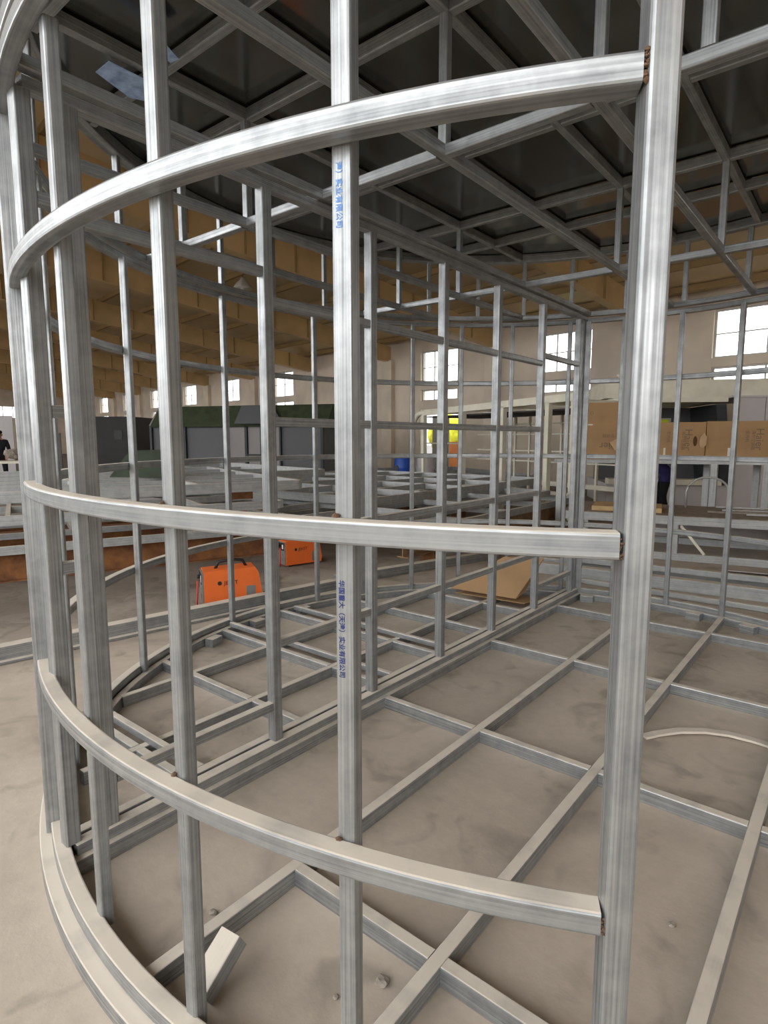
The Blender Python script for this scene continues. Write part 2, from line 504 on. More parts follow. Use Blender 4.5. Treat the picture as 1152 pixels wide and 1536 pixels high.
we = wall_with_holes('wall_end', -14.0, YW, 0.0, 7.6, 0, 0.3, [(11.6, 14.8, 3.4, 4.4), (3.0, 6.5, 3.4, 4.4)], 'wall',
                     HM @ Matrix.Translation((XE, 0, 0)) @ Matrix.Rotation(PI / 2, 4, 'Z'))
tag(we, 'far end wall of the hall with wide windows')
for i, (a, b) in enumerate(((11.6, 14.8), (3.0, 6.5))):
    g = empty('window_%d' % (31 + i)); g.matrix_local = HM
    tag(g, 'wide window high in the far end wall' + (' nearer the corner' if i == 0 else ' beside the long run of roof'), kind='structure')
    for q in range(4):
        y0 = a + (b - a) * q / 4; y1 = a + (b - a) * (q + 1) / 4
        box('pane', XE - 0.16, XE - 0.15, y0 + 0.04, y1 - 0.04, 3.45, 4.35, 'glass', g)
        box('window_frame', XE - 0.2, XE - 0.12, y0 - 0.03, y0 + 0.03, 3.4, 4.4, 'window_frame', g)

wf = wall_with_holes('sky_block_wall', XE, 24.0, -0.02, 2.1, -9.3, -9.0, [], 'wall', HM)  # added low wall out of view, cuts low-angle sky light
tag(wf, 'unseen low plastered wall added before the open hall to block low sky light')
wr = wall_with_holes('side_block_wall', -3.0, YW, 0.0, 7.4, 0, 0.3, [], 'wall', HM @ Matrix.Translation((XR + 0.3, 0, 0)) @ Matrix.Rotation(PI / 2, 4, 'Z'))  # added out of view so daylight enters only from the front
tag(wr, 'unseen plastered right end wall added to shut out side light')
# roof: two slopes, girders under it and purlins on top of the girders
def slab(y0, y1):
    z0, z1 = roof_z(y0), roof_z(y1)
    v = []
    for x in (XE, XR):
        v += [(x, y0, z0), (x, y1, z1), (x, y1, z1 + 0.12), (x, y0, z0 + 0.12)]
    return v
v = slab(RIDGE, YW + 0.6) + slab(RIDGE, FRONT)
f = []
for b in (0, 8):
    f += [(b, b + 1, b + 2, b + 3), (b + 4, b + 7, b + 6, b + 5)] + [(b + i, b + 4 + i, b + 4 + (i + 1) % 4, b + (i + 1) % 4) for i in range(4)]
ceil = link('ceiling', mesh_from('ceiling', v, f), 'roof_tan', None, HM)
tag(ceil, 'tan sheeted hall roof on ochre girders', kind='structure')
for k in range(-2, 10):
    x = -7.76 - 5.5 * k
    D0, D1 = 0.62, 0.85
    for (ya, yb) in ((YW, RIDGE), (RIDGE, FRONT)):
        za, zb = roof_z(ya) - 0.16, roof_z(yb) - 0.16
        da = D0 if ya == YW else D1
        db = D1 if yb == RIDGE else D0
        P = [(x - 0.05, ya, za), (x - 0.05, yb, zb), (x - 0.05, yb, zb - db), (x - 0.05, ya, za - da)]
        Q = [(p[0] + 0.1, p[1], p[2]) for p in P]
        g = link('girder', mesh_from('girder', P + Q, [(0, 1, 2, 3), (7, 6, 5, 4)] + [(i, 4 + i, 4 + (i + 1) % 4, (i + 1) % 4) for i in range(4)]), 'rafter', ceil)
        P = [(x - 0.13, ya, za - da), (x - 0.13, yb, zb - db), (x - 0.13, yb, zb - db - 0.03), (x - 0.13, ya, za - da - 0.03)]
        Q = [(p[0] + 0.26, p[1], p[2]) for p in P]
        link('flange', mesh_from('flange', P + Q, [(0, 1, 2, 3), (7, 6, 5, 4)] + [(i, 4 + i, 4 + (i + 1) % 4, (i + 1) % 4) for i in range(4)]), 'rafter', g)
        if -2 <= k <= 7 and ya == YW:
            for q in range(1, 11):
                yy = ya + (yb - ya) * q / 11
                zt = roof_z(yy) - 0.16
                dd = da + (db - da) * q / 11
                box('stiffener', x - 0.11, x + 0.11, yy - 0.012, yy + 0.012, zt - dd, zt, 'purlin', g)
for q in range(-8, 11):
    y = RIDGE + 1.55 * q
    if y > YW or y < FRONT + 0.1: continue
    z = roof_z(y)
    box('purlin', XE, XR, y - 0.05, y + 0.05, z - 0.16, z - 0.005, 'purlin', ceil)

# ------------------------------------------------------------------ the round cabin frame
CX, CY = -1.40, 3.08
RI, RO = 2.395, 2.440
cabin = empty('cabin_frame', (CX, CY, 0))
tag(cabin, 'round galvanised steel tube cabin frame filling the foreground, with flat sheet roof', 'frame')


def cp(x, y, z):                    # world plan -> cabin local
    return (x - CX, y - CY, z)


A_DOOR = -62.72
A_END = -330.0                      # other jamb of the doorway, out of sight
for (z0, z1) in ((0.680, 0.722), (1.315, 1.357), (1.990, 2.032)):
    link('wall_ring', ring_mesh('wall_ring', RI, RO, z0, z1, A_DOOR, A_END), 'steel_ring', cabin)
link('base_ring', ring_mesh('base_ring', 2.425, 2.475, 0.0, 0.05, 0, 360, step=1.6, full=True), 'steel_ring', cabin)
link('base_ring', ring_mesh('base_ring', 2.385, 2.435, 0.052, 0.10, A_DOOR, A_END), 'steel_ring', cabin)
link('base_ring', ring_mesh('base_ring', 2.335, 2.378, 0.0, 0.058, 20, 232), 'steel_ring', cabin)
link('top_ring', ring_mesh('top_ring', RI, RO, 2.525, 2.565, 0, 360, step=1.6, full=True), 'steel_ring', cabin)
link('top_ring', ring_mesh('top_ring', RI - 0.01, RO, 2.580, 2.622, 0, 360, step=1.6, full=True), 'steel_ring', cabin)
link('roof_ring', ring_mesh('roof_ring', RI - 0.03, RO, 3.085, 3.155, 0, 360, step=1.6, full=True), 'steel_ring', cabin)

PW = 0.038
POSTS = {}


def post(ang, r=None, z0=0.06, z1=2.53, w=PW, d=PW, twist=0.0, mat='steel'):
    r = RI - d / 2 - 0.001 if r is None else r
    a = math.radians(ang)
    x, y = r * math.cos(a), r * math.sin(a)
    rad = (math.cos(a + math.radians(twist)), math.sin(a + math.radians(twist)), 0)
    o = tube('post', (x, y, z0), (x, y, z1), w, d, mat, cabin, up=rad, c=0.006)
    POSTS[ang] = o
    return o


for a in (-73.8, -84.7, -96.3, -121.5, -134.5, -147.4, -159.3, -171.4, 177.5, 167.0, 143.8, 132.6, 121.3, 109.0, 98.0, 86.9, 76.1, 65, 54, 43):
    post(a)
post(105.2, w=0.05)
post(155.5, w=0.085)
door = post(-62.12, r=2.413, z0=0.06, w=0.046, d=0.050, twist=9)
post(-110.3, r=2.425, z0=0.06, w=0.048, d=0.05)
post(-330.6, r=2.417, w=0.046, d=0.052)
post(30, r=2.417, w=0.046, d=0.052)

# welds where the near posts meet the rings (sub-parts of the post)
def weld(postobj, ang, r, z, s=0.007):
    a = math.radians(ang)
    p = Vector((r * math.cos(a), r * math.sin(a), z))
    for k in range(4):
        o = lump('weld_bead', s * random.uniform(0.7, 1.2), 'weld', None, (0, 0, 0), seed=int(1000 * z) + k, squash=0.8, sub=1)
        o.parent = postobj
        o.matrix_local = postobj.matrix_local.inverted() @ Matrix.Translation(p + Vector((random.uniform(-.003, .003), random.uniform(-.002, .002), random.uniform(-.004, .004))))
bpy.context.view_layer.update()
for a in (-73.8, -84.7):
    for z in (0.722, 1.357):
        weld(POSTS[a], a - 0.30, RI + 0.003, z - 0.002, 0.006)
for z in (0.690, 0.700, 0.712, 1.325, 1.337, 1.348, 1.994, 2.003, 2.012, 2.021, 2.030):
    weld(door, -62.64, RO - 0.004, z - 0.006, 0.0042 if z > 1.9 else 0.003)

# stamps on the post right of centre
mp = POSTS[-73.8]
a = math.radians(-73.8)
n = Vector((math.cos(a), math.sin(a), 0)); rt = (-n).cross(Vector((0, 0, 1)))
def stamp(body, size, z, shift, mat):
    base = n * (RI - 0.001 + 0.0006) + rt * shift + Vector((0, 0, z))
    mtx = frame_matrix(base, (0, 0, -1), rt, n)
    o = text('stamp_text', body, size, mat, None, Matrix.Identity(4), 0.00028)
    o.parent = mp
    o.matrix_local = mp.matrix_local.inverted() @ mtx
    return o
stamp('华国重大（天津）实业有限公司', 0.0135, 1.240, -0.006, 'ink')
stamp('津）实业有限公司', 0.0135, 1.966, -0.004, 'ink_light')

# floor joists ---------------------------------------------------------
def chord(x=None, y=None, r=2.34):
    """where the inner base ring meets a grid line, cabin-local"""
    if x is not None:
        q = x - CX; return math.sqrt(max(0, r * r - q * q))
    q = y - CY; return math.sqrt(max(0, r * r - q * q))


JW, JH = 0.042, 0.062
JX = [-1.99, -1.385, -0.80, -0.20, 0.40]
JY = [1.245, 2.468, 3.675, 4.84]
XB = -1.99
def fj(p0, p1, w=JW, h=JH, z=None, name='floor_joist'):
    zc = h / 2 if z is None else z
    tube(name, cp(p0[0], p0[1], zc), cp(p1[0], p1[1], zc), w, h, 'steel', cabin, c=0.004)
for x in JX:
    c_ = chord(x=x)
    fj((x - JW / 2, CY - chord(x=x, r=2.424)), (x - JW / 2, CY + c_))
for y in JY:
    c_ = chord(y=y, r=2.424 if y < 2 else 2.334)
    xs = [-1.385 if y < 2 else XB] + [q for q in JX if q > (-1.3 if y < 2 else -1.9) and q < CX + c_] + [CX + c_]
    for q0, q1 in zip(xs[:-1], xs[1:]):
        if q1 - q0 > 0.08:
            fj((q0 + (0.0 if q0 == xs[0] else 0.0005), y), (q1 - JW - 0.0005 if q1 != xs[-1] else q1, y))
# the small room behind the partition
for x in (-3.15, -2.55):
    c_ = chord(x=x)
    fj((x, CY - c_), (x, CY + c_))
for y in (1.30, 1.97, 2.60, 3.22, 3.86, 4.5):
    c_ = chord(y=y)
    xs = [CX - c_] + [q for q in (-3.15, -2.55) if q > CX - c_ + 0.05] + [-2.12]
    for i, (q0, q1) in enumerate(zip(xs[:-1], xs[1:])):
        fj((q0 + (0.022 if i else 0), y), (q1 - 0.022 if q1 != -2.12 else q1, y))
for y, q0, q1 in ((2.68, -3.70, -2.13), (1.36, -2.93, -2.13), (3.30, -3.66, -2.13)):
    fj((q0, y), (q1, y), w=0.035, h=0.035, z=0.08, name='upper_joist')
for ang in (70, 80.5, 92, 103, 160, 172, 184, 196):
    a = math.radians(ang)
    p = Vector((2.29 * math.cos(a), 2.29 * math.sin(a), 0))
    tg = Vector((-math.sin(a), math.cos(a), 0))
    tube('spacer_block', p - tg * 0.055 + Vector((0, 0, 0.03)), p + tg * 0.055 + Vector((0, 0, 0.03)), 0.07, 0.06, 'steel', cabin, up=(0, 0, 1), c=0.004)

# partition -------------------------------------------------------------
PX = -2.055
y0, y1 = CY - chord(x=PX, r=2.38), CY + chord(x=PX, r=2.38)
def pr(name, p0, p1, w=0.04, h=0.04, mat='steel'):
    return tube(name, cp(*p0), cp(*p1), w, h, mat, cabin, c=0.005)
pr('partition_plate', (-2.040, y0, 0.082), (-2.040, y1, 0.082), 0.052, 0.040)
pr('partition_plate', (-2.045, y0, 0.030), (-2.045, y1, 0.030), 0.046, 0.058)
pr('partition_plate', (-2.102, y0 + 0.04, 0.082), (-2.102, y1 - 0.04, 0.082), 0.044, 0.040)
pr('partition_plate', (-2.104, y0 + 0.04, 0.030), (-2.104, y1 - 0.04, 0.030), 0.040, 0.058)
STUD = [0.79, 0.925, 1.715, 2.41, 3.09, 3.765, 4.485, 5.235]
SW = 0.050
for i, y in enumerate(STUD):
    tube('stud', cp(PX, y, 0.102), cp(PX, y, 2.535), SW if i != 1 else 0.054, SW, 'steel', cabin, up=(1, 0, 0), c=0.005)
tube('stud', cp(PX - 0.005, y1 - 0.035, 0.102), cp(PX - 0.005, y1 - 0.035, 2.535), 0.04, 0.04, 'steel', cabin, up=(1, 0, 0), c=0.005)
pr('partition_rail', (PX, y0, 2.555), (PX, y1, 2.555), 0.046, 0.040, 'steel')
g = SW / 2 + 0.0005
for i in range(7):
    a_, b_ = STUD[i] + g + (0.004 if i == 1 else 0), STUD[i + 1] - g - (0.004 if i == 0 else 0)
    if i == 0: zs = (0.53, 1.07, 1.585, 2.235)
    elif i == 1: zs = (0.27, 2.20)
    elif i == 6: zs = (0.275, 2.15)
    else: zs = (0.56, 1.063, 1.572, 2.085)
    for z in zs:
        tube('transom', cp(PX + 0.001, a_, z), cp(PX + 0.001, b_, z), 0.040, 0.040, 'steel', cabin, c=0.005)

# ceiling grid and roof -----------------------------------------------------
LX = [-3.17, -2.58, -2.03, -1.37, -0.77, -0.17, 0.43]
for x in LX:
    c_ = chord(x=x, r=2.385)
    tube('ceiling_joist', cp(x, CY - c_, 2.602), cp(x, CY + c_, 2.602), 0.040, 0.042, 'steel', cabin)
for y in (2.045, 4.095):
    c_ = chord(y=y, r=2.385)
    xs = [CX - c_] + [q for q in LX if abs(q - CX) < c_ - 0.05] + [CX + c_]
    for i, (q0, q1) in enumerate(zip(xs[:-1], xs[1:])):
        tube('ceiling_joist', cp(q0 + (0.021 if i else 0), y, 2.600), cp(q1 - (0.021 if i < len(xs) - 2 else 0), y, 2.600), 0.042, 0.042, 'steel', cabin)
UX = [-3.17, -2.58, -1.97, -1.37, -0.77, -0.17, 0.43]
for x in UX:
    c_ = chord(x=x, r=2.36)
    tube('roof_joist', cp(x, CY - c_, 3.120), cp(x, CY + c_, 3.120), 0.040, 0.060, 'steel', cabin)
for y in (1.10, 1.58, 2.06, 3.10, 4.08, 4.62):
    c_ = chord(y=y, r=2.36)
    xs = [CX - c_] + [q for q in UX if abs(q - CX) < c_ - 0.05] + [CX + c_]
    for i, (q0, q1) in enumerate(zip(xs[:-1], xs[1:])):
        tube('roof_joist', cp(q0 + (0.021 if i else 0), y, 3.120), cp(q1 - (0.021 if i < len(xs) - 2 else 0), y, 3.120), 0.040, 0.058, 'steel', cabin)
for x in UX:
    for y in (2.05, 4.09):
        if x == -1.97: continue
        tube('roof_stub', cp(x, y, 2.624), cp(x, y, 3.090), 0.038, 0.038, 'steel', cabin)
tube('roof_stub', cp(-0.45, 2.045, 2.622), cp(-0.45, 2.045, 3.15), 0.04, 0.04, 'steel', cabin)
for ang in (70, 76, 87, 98, 109, 119, 129, 140, 152, 164, 176, 188, 200, 212, 224, 236, 250, 264, 278, 292, 306, 320, 340, 0, 20, 40, 56):
    a = math.radians(ang); r = 2.40
    tube('roof_stub', (r * math.cos(a), r * math.sin(a), 2.622), (r * math.cos(a), r * math.sin(a), 3.085), 0.036, 0.036, 'steel', cabin, up=(math.cos(a), math.sin(a), 0))
# roof sheets: strips laid side by side, clipped to the circle
SWD = 1.18
for k in range(-2, 3):
    xa, xb = -0.59 + SWD * k + 0.003, -0.59 + SWD * (k + 1) - 0.003
    xa, xb = max(xa, -2.43), min(xb, 2.43)
    if xb - xa < 0.02: continue
    top = []; bot = []
    for i in range(13):
        x = xa + (xb - xa) * i / 12
        q = math.sqrt(max(0.0004, 2.45 ** 2 - x * x))
        top.append((x, q)); bot.append((x, -q))
    ol = bot + top[::-1]
    m_ = len(ol)
    v = [(x, y, 3.158) for x, y in ol] + [(x, y, 3.166) for x, y in ol]
    f = [tuple(range(m_)), tuple(range(2 * m_ - 1, m_ - 1, -1))] + [(i, (i + 1) % m_, m_ + (i + 1) % m_, m_ + i) for i in range(m_)]
    link('roof_sheet', mesh_from('roof_sheet', v, f), 'sheet', cabin)

# ------------------------------------------------------------------ loose pieces by the cabin
def thing(name, label, cat, loc=(0, 0, 0), rz=0.0, group=None):
    return tag(empty(name, loc, rz), label, cat, group)


o = tube('tube_offcut', (-1.268, 0.775, 0.030), (-1.285, 0.905, 0.105), 0.075, 0.05, 'steel', None, up=(0, -0.5, 0.86), c=0.005)
tag(o, 'short galvanised tube offcut leaning on the floor joist by the front post', 'offcut')
pts = [(-0.765, 3.01, .004), (-0.72, 3.07, .010), (-0.64, 3.16, .016), (-0.54, 3.235, .018), (-0.44, 3.28, .016), (-0.34, 3.30, .010), (-0.262, 3.305, .004)]
v = []; f = []
for i, p in enumerate(pts):
    d = (Vector(pts[min(i + 1, 6)]) - Vector(pts[max(i - 1, 0)])).normalized(); nn = Vector((-d.y, d.x, 0)) * 0.021
    for s in (-1, 1):
        for z in (0, 0.012):
            v.append(Vector(p) + nn * s + Vector((0, 0, z)))
for i in range(6):
    b = i * 4
    for q in ((0, 1), (1, 3), (3, 2), (2, 0)):
        f.append((b + q[0], b + q[1], b + 4 + q[1], b + 4 + q[0]))
f += [(0, 1, 3, 2), (24, 25, 27, 26)]
o = link('bent_strip', mesh_from('bent_strip', v, f), 'dusty_strip')
tag(o, 'thin bent metal strip lying in a curve on the floor inside', 'strip')

# mortar crumbs on the floor
CR = [(-1.55, 0.93, .022), (-1.50, 0.98, .012), (-0.93, 1.13, .018), (-0.60, 1.12, .014), (-1.78, 0.42, .014), (-1.45, 0.33, .016), (-1.35, .28, .012), (-1.22, .26, .014), (-0.70, 0.98, .016), (-0.42, 1.55, .012), (-0.34, 1.43, .016),
      (-0.63, 3.22, .012), (-2.62, 2.05, .014), (-1.0, 1.02, .008), (-0.36, 1.85, .010), (-2.9, 3.0, .016), (-1.95, .2, .012), (-1.05, .12, .01)]
for i, (x, y, r) in enumerate(CR):
    o = lump('mortar_crumb', r, 'crumb', None, (x, y, 0), seed=i + 3, squash=0.55, sub=2, rough=0.25)
    tag(o, 'small crumb of dried mortar on the dusty floor', 'crumb', 'mortar crumbs on the floor')

# cardboard sheet behind the partition
def sheet_poly(name, quad, th, mat, parent=None):
    q = [Vector(p) for p in quad]
    nn = (q[1] - q[0]).cross(q[2] - q[0]).normalized() * th
    v = q + [p + nn for p in q]; k = len(q)
    f = [tuple(range(k - 1, -1, -1)), tuple(range(k, 2 * k))] + [(i, (i + 1) % k, k + (i + 1) % k, k + i) for i in range(k)]
    return link(name, mesh_from(name, v, f), mat, parent)
cb = thing('cardboard_sheet', 'creased brown cardboard sheet propped in the room behind the partition', 'cardboard', (-2.5, 4.7, 0))
sheet_poly('flap', [(-0.42, -0.12, .11), (.20, -0.05, .10), (.22, 0.08, .14), (.30, .28, .42), (-0.06, .20, .40)], 0.006, 'carton', cb)
sheet_poly('flap', [(-0.40, -0.10, .066), (.28, -0.04, .066), (.30, 0.18, .066), (-0.3, .16, .066)], 0.006, 'carton', cb)

# long channel beam lying outside on the floor
def channel(name, length, w, h, th, mat):
    s = [(-w / 2, 0), (w / 2, 0), (w / 2, h), (w / 2 - th * 3, h), (w / 2 - th * 3, h - th), (w / 2 - th, h - th), (w / 2 - th, th), (-w / 2 + th, th), (-w / 2 + th, h - th), (-w / 2 + th * 3, h - th), (-w / 2 + th * 3, h), (-w / 2, h)]
    return s
ch = thing('box_beam', 'long flat galvanised beam lying on the floor behind the round frame', 'beam', (-4.24, 2.7, 0), math.radians(-9))
tube('web', (0, -3.9, 0.055), (0, 1.55, 0.055), 0.10, 0.11, 'steel', ch, c=0.006)
tube('lip', (0.075, -3.9, 0.012), (0.075, 1.55, 0.012), 0.05, 0.02, 'steel', ch, c=0.003)

o = tube('steel_tube', (-4.16, 4.30, 0.05), (-3.55, 6.6, 0.05), 0.10, 0.10, 'steel', None, c=0.006)
tag(o, 'galvanised tube lying on the floor past the end of the long flat beam', 'tube')

# ------------------------------------------------------------------ welding machines
def welder(loc, rz, label, lettering, s=1.0):
    w = thing('welding_machine', label, 'welder', loc, rz)
    # x along the length (front panel at -x), y across
    L, W, H = 0.46 * s, 0.20 * s, 0.30 * s
    prof = [(-L / 2, 0.02), (L / 2 - 0.01, 0.02), (L / 2, 0.08), (L / 2 - 0.03, H - 0.05), (L / 2 - 0.06, H), (-L / 2, H - 0.01)]
    b = prism('housing', prof, -W / 2, W / 2, 'orange', w)
    text('lettering', lettering, 0.045 * s, 'black', b, frame_matrix((-L * 0.28, -W / 2 - 0.001, H * 0.62), (1, 0, 0.03), (0, 0, 1), (0, -1, 0)))
    fp = box('front_panel', -L / 2 - 0.015, -L / 2 - 0.001, -W / 2 + 0.008, W / 2 - 0.008, 0.03, H - 0.02, 'grey_panel', w)
    box('control_plate', -L / 2 - 0.020, -L / 2 - 0.015, -W / 2 + 0.02, W / 2 - 0.02, H * 0.62, H - 0.03, 'black', fp)
    box('display', -L / 2 - 0.023, -L / 2 - 0.020, -W / 2 + 0.03, -W / 2 + 0.06, H * 0.68, H - 0.05, 'paper', fp)
    for k in range(6):
        box('louvre', -L / 2 - 0.022, -L / 2 - 0.015, -W / 2 + 0.02, W / 2 - 0.02, 0.05 + k * 0.018, 0.058 + k * 0.018, 'dirt', fp)
    lathe('knob', [(0.018, 0), (0.018, 0.02), (0.012, 0.025)], 'black', fp, Matrix.Translation((-L / 2 - 0.02, 0.02, H * 0.78)) @ Matrix.Rotation(-PI / 2, 4, 'Y'), 12)
    box('side_patch', L * 0.22, L * 0.38, -W / 2 - 0.002, -W / 2 - 0.0003, 0.04, H * 0.5, 'grey_panel', w)
    hd = wire('handle', [(-L * 0.28, 0, H - 0.012), (-L * 0.22, 0, H + 0.05), (0, 0, H + 0.065), (L * 0.2, 0, H + 0.05), (L * 0.26, 0, H - 0.012)], 0.014, 'black', w, 8)
    for sx in (-1, 1):
        for sy in (-1, 1):
            lathe('foot', [(0.015, 0), (0.015, 0.021)], 'black', w, Matrix.Translation((sx * L * 0.38, sy * W * 0.36, 0)), 10)
    wire('cable', [(-L / 2 - 0.015, -0.03, H * 0.75), (-L / 2 - 0.05, -0.05, H * 0.7), (-L / 2 - 0.055, -0.06, 0.1), (-L / 2 - 0.06, -0.07, 0.012)], 0.008, 'red', w)
    return w
welder((-4.45, 3.24, 0), math.radians(62), 'orange welding machine standing beside the long floor beam', '● JEKST', 1.12)
welder((-5.22, 4.80, 0.0), math.radians(76), 'orange welding machine further back near the brown beams', '● JEKST', 1.05)
wire_o = wire('power_cable', [(-4.47, 3.62, .012), (-4.55, 3.85, .012), (-4.8, 4.1, .012), (-5.0, 4.25, .012), (-5.2, 4.38, .012)], 0.006, 'black')
tag(wire_o, 'black cable running between the two welding machines', 'cable')

# ------------------------------------------------------------------ stacks of flat floor frames
def bar(name, p0, p1, w, h, mat, parent):
    return tube(name, p0, p1, w, h, mat, parent, c=0)
def flat_frame(loc, rz, lx, ly, nx, ny, label, bw=0.05, bh=0.10, skip=0.0, seed=1, mat='steel_far', lugs=False):
    rnd = random.Random(seed)
    fr = thing('floor_frame', label, 'frame', loc, rz, 'flat steel frames stacked behind')
    del fr['group']
    zc = bh / 2
    for y in (0, ly):
        bar('edge_rail', (0, y, zc), (lx, y, zc), bw, bh, mat, fr)
    for x in (0, lx):
        bar('edge_rail', (x, bw / 2, zc), (x, ly - bw / 2, zc), bw, bh, mat, fr)
    for i in range(1, nx):
        x = lx * i / nx
        bar('cross_bar', (x, bw / 2, zc), (x, ly - bw / 2, zc), bw * 0.9, bh * 0.8, mat, fr)
    for j in range(1, ny):
        y = ly * j / ny
        for i in range(nx):
            if rnd.random() < skip: continue
            bar('cross_bar', (lx * i / nx + bw / 2, y, zc), (lx * (i + 1) / nx - bw / 2, y, zc), bw * 0.9, bh * 0.8, mat, fr)
    if lugs:
        for x in (lx * 0.2, lx * 0.75):
            prof = [(-0.05, bh), (0.05, bh), (0.05, bh + 0.10), (0.03, bh + 0.14), (-0.03, bh + 0.14), (-0.05, bh + 0.10)]
            prism('lifting_lug', prof, -0.012, 0.012, 'dark_frame', fr, Matrix.Translation((x, 0, 0)))
    return fr
def i_beam(loc, rz, length, h, w, mat, label):
    b = thing('steel_beam', label, 'beam', loc, rz)
    box('web', -0.006, 0.006, 0, length, 0.012, h - 0.012, mat, b)
    box('flange', -w / 2, w / 2, 0, length, 0, 0.012, mat, b)
    box('flange', -w / 2, w / 2, 0, length, h - 0.012, h, mat, b)
    return b

def place(loc, rz, u, v, z):          # offset inside a rotated stack
    c, s = math.cos(rz), math.sin(rz)
    return (loc[0] + u * c - v * s, loc[1] + u * s + v * c, z)
# stack A: local +y runs along its near edge, +x points away (to the left)
SA, RA = (-5.75, 5.3, 0), math.radians(161)
for k, u in enumerate((0.05, 1.7, 3.6)):
    i_beam(place(SA, RA, u + 0.1, 0.0, 0.0), RA, 6.6, 0.30, 0.16, 'rust', 'rusty brown beam under the left stack of frames, ' + ('nearest edge' if k == 0 else ('middle one' if k == 1 else 'far one')))
flat_frame(place(SA, RA, 0, 0.1, 0.302), RA, 4.2, 6.2, 4, 5, 'bottom flat steel frame of the left stack on rusty beams', seed=2, bh=0.09)
flat_frame(place(SA, RA, -0.10, 0.3, 0.62), RA, 4.3, 5.9, 4, 6, 'middle flat steel frame of the left stack', seed=3, bh=0.10)
flat_frame(place(SA, RA, -0.02, 0.0, 0.84), RA, 4.4, 6.4, 5, 5, 'top flat steel frame of the left stack with lifting lugs', seed=4, bh=0.12, lugs=True)
for k, (u, v_) in enumerate(((0.3, 0.6), (0.3, 5.4), (3.8, 0.6), (3.8, 5.4))):
    p = place(SA, RA, u, v_, 0.393)
    o = box('timber_block', -0.06, 0.06, -0.2, 0.2, 0, 0.225, 'rust', None, Matrix.Translation(p) @ Matrix.Rotation(RA, 4, 'Z'))
    tag(o, 'rusty packing block under the middle frame of the left stack', 'block', 'packing blocks in the left stack')
    p = place(SA, RA, u, v_ + 0.1, 0.722)
    o = box('timber_block', -0.05, 0.05, -0.15, 0.15, 0, 0.116, 'rust', None, Matrix.Translation(p) @ Matrix.Rotation(RA, 4, 'Z'))
    tag(o, 'rusty packing block under the top frame of the left stack', 'block', 'upper packing blocks in the left stack')
# stack B: right of it, near edge along +y
SB = (-3.95, 10.2, 0); RB = math.radians(180)
for k, u in enumerate((0.0, 2.0, 4.0)):
    i_beam(place(SB, RB, u + 0.1, 0.0, 0.14), RB, 4.9, 0.24, 0.16, 'brown', 'brown beam under the middle stack of frames, ' + ('nearest edge' if k == 0 else ('second one' if k == 1 else 'far one')))
    for q in (0.5, 4.3):
        o = box('timber_block', -0.1, 0.1, -0.1, 0.1, 0, 0.139, 'rust', None, Matrix.Translation(place(SB, RB, u + 0.1, q, 0.0)))
        tag(o, 'floor block under a brown beam of the middle stack', 'block', 'floor blocks of the middle stack')
flat_frame(place(SB, RB, 0, 0.0, 0.382), RB, 4.6, 4.9, 4, 4, 'bottom flat steel frame of the middle stack on brown beams', seed=5, bh=0.10)
flat_frame(place(SB, RB, 0.4, 0.2, 0.484), RB, 4.6, 5.2, 5, 4, 'second flat steel frame of the middle stack', seed=6, bh=0.10, skip=0.15)
flat_frame(place(SB, RB, 1.2, -1.2, 0.586), RB, 5.0, 5.4, 5, 4, 'top flat steel frame of the middle stack', seed=7, bh=0.12, lugs=True)
flat_frame((-6.6, 14.6, 0.0), math.radians(150), 5, 4, 4, 4, 'flat steel frame lying in front of the cream capsule frame', seed=8, bh=0.55)
flat_frame((-9.0, 9.0, 0.0), math.radians(170), 5, 3.2, 4, 3, 'deep flat steel frame behind the left stack', seed=9, bh=0.85)

# ------------------------------------------------------------------ trestle table, rack and scrap on the right
def lp(o, d, n, u, v_, z):            # point u along d, v along n
    return (o[0] + d[0] * u + n[0] * v_, o[1] + d[1] * u + n[1] * v_, z)
TD = Vector((0.975, 0.22, 0)); TN = Vector((-0.22, 0.975, 0))
TO = (-3.1, 7.55, 0)
tr = thing('steel_trestle', 'long low galvanised trestle with a dirty sheet top behind the far wall posts', 'trestle', TO)
def tb(name, a, b, w=0.06, h=0.06, mat='steel_far'):
    pa = Vector(lp((0, 0, 0), TD, TN, *a)); pb = Vector(lp((0, 0, 0), TD, TN, *b))
    return bar(name, pa, pb, w, h, mat, tr)
TL = 6.4
for v_ in (0, 1.3):
    tb('rail', (0, v_, 0.50), (TL, v_, 0.50), 0.07, 0.10)
    tb('rail', (0, v_, 0.05), (TL, v_, 0.05), 0.07, 0.09)
for q in range(6):
    u = 0.15 + q * 1.22
    tb('leg', (u, 0, 0.095), (u, 0, 0.45), 0.06, 0.06); tb('leg', (u, 1.3, 0.095), (u, 1.3, 0.45), 0.06, 0.06)
    tb('cross_bar', (u, 0.04, 0.50), (u, 1.26, 0.50))
    tb('brace', (u + 0.05, 0.0, 0.44), (u + 0.32, 0.0, 0.10), 0.05, 0.03, 'white_frame')
sheet_poly('deck', [lp((0, 0, 0), TD, TN, 0, 0.0, 0.552), lp((0, 0, 0), TD, TN, TL, 0.0, 0.552), lp((0, 0, 0), TD, TN, TL, 1.3, 0.552), lp((0, 0, 0), TD, TN, 0, 1.3, 0.552)], 0.006, 'dirt', tr)
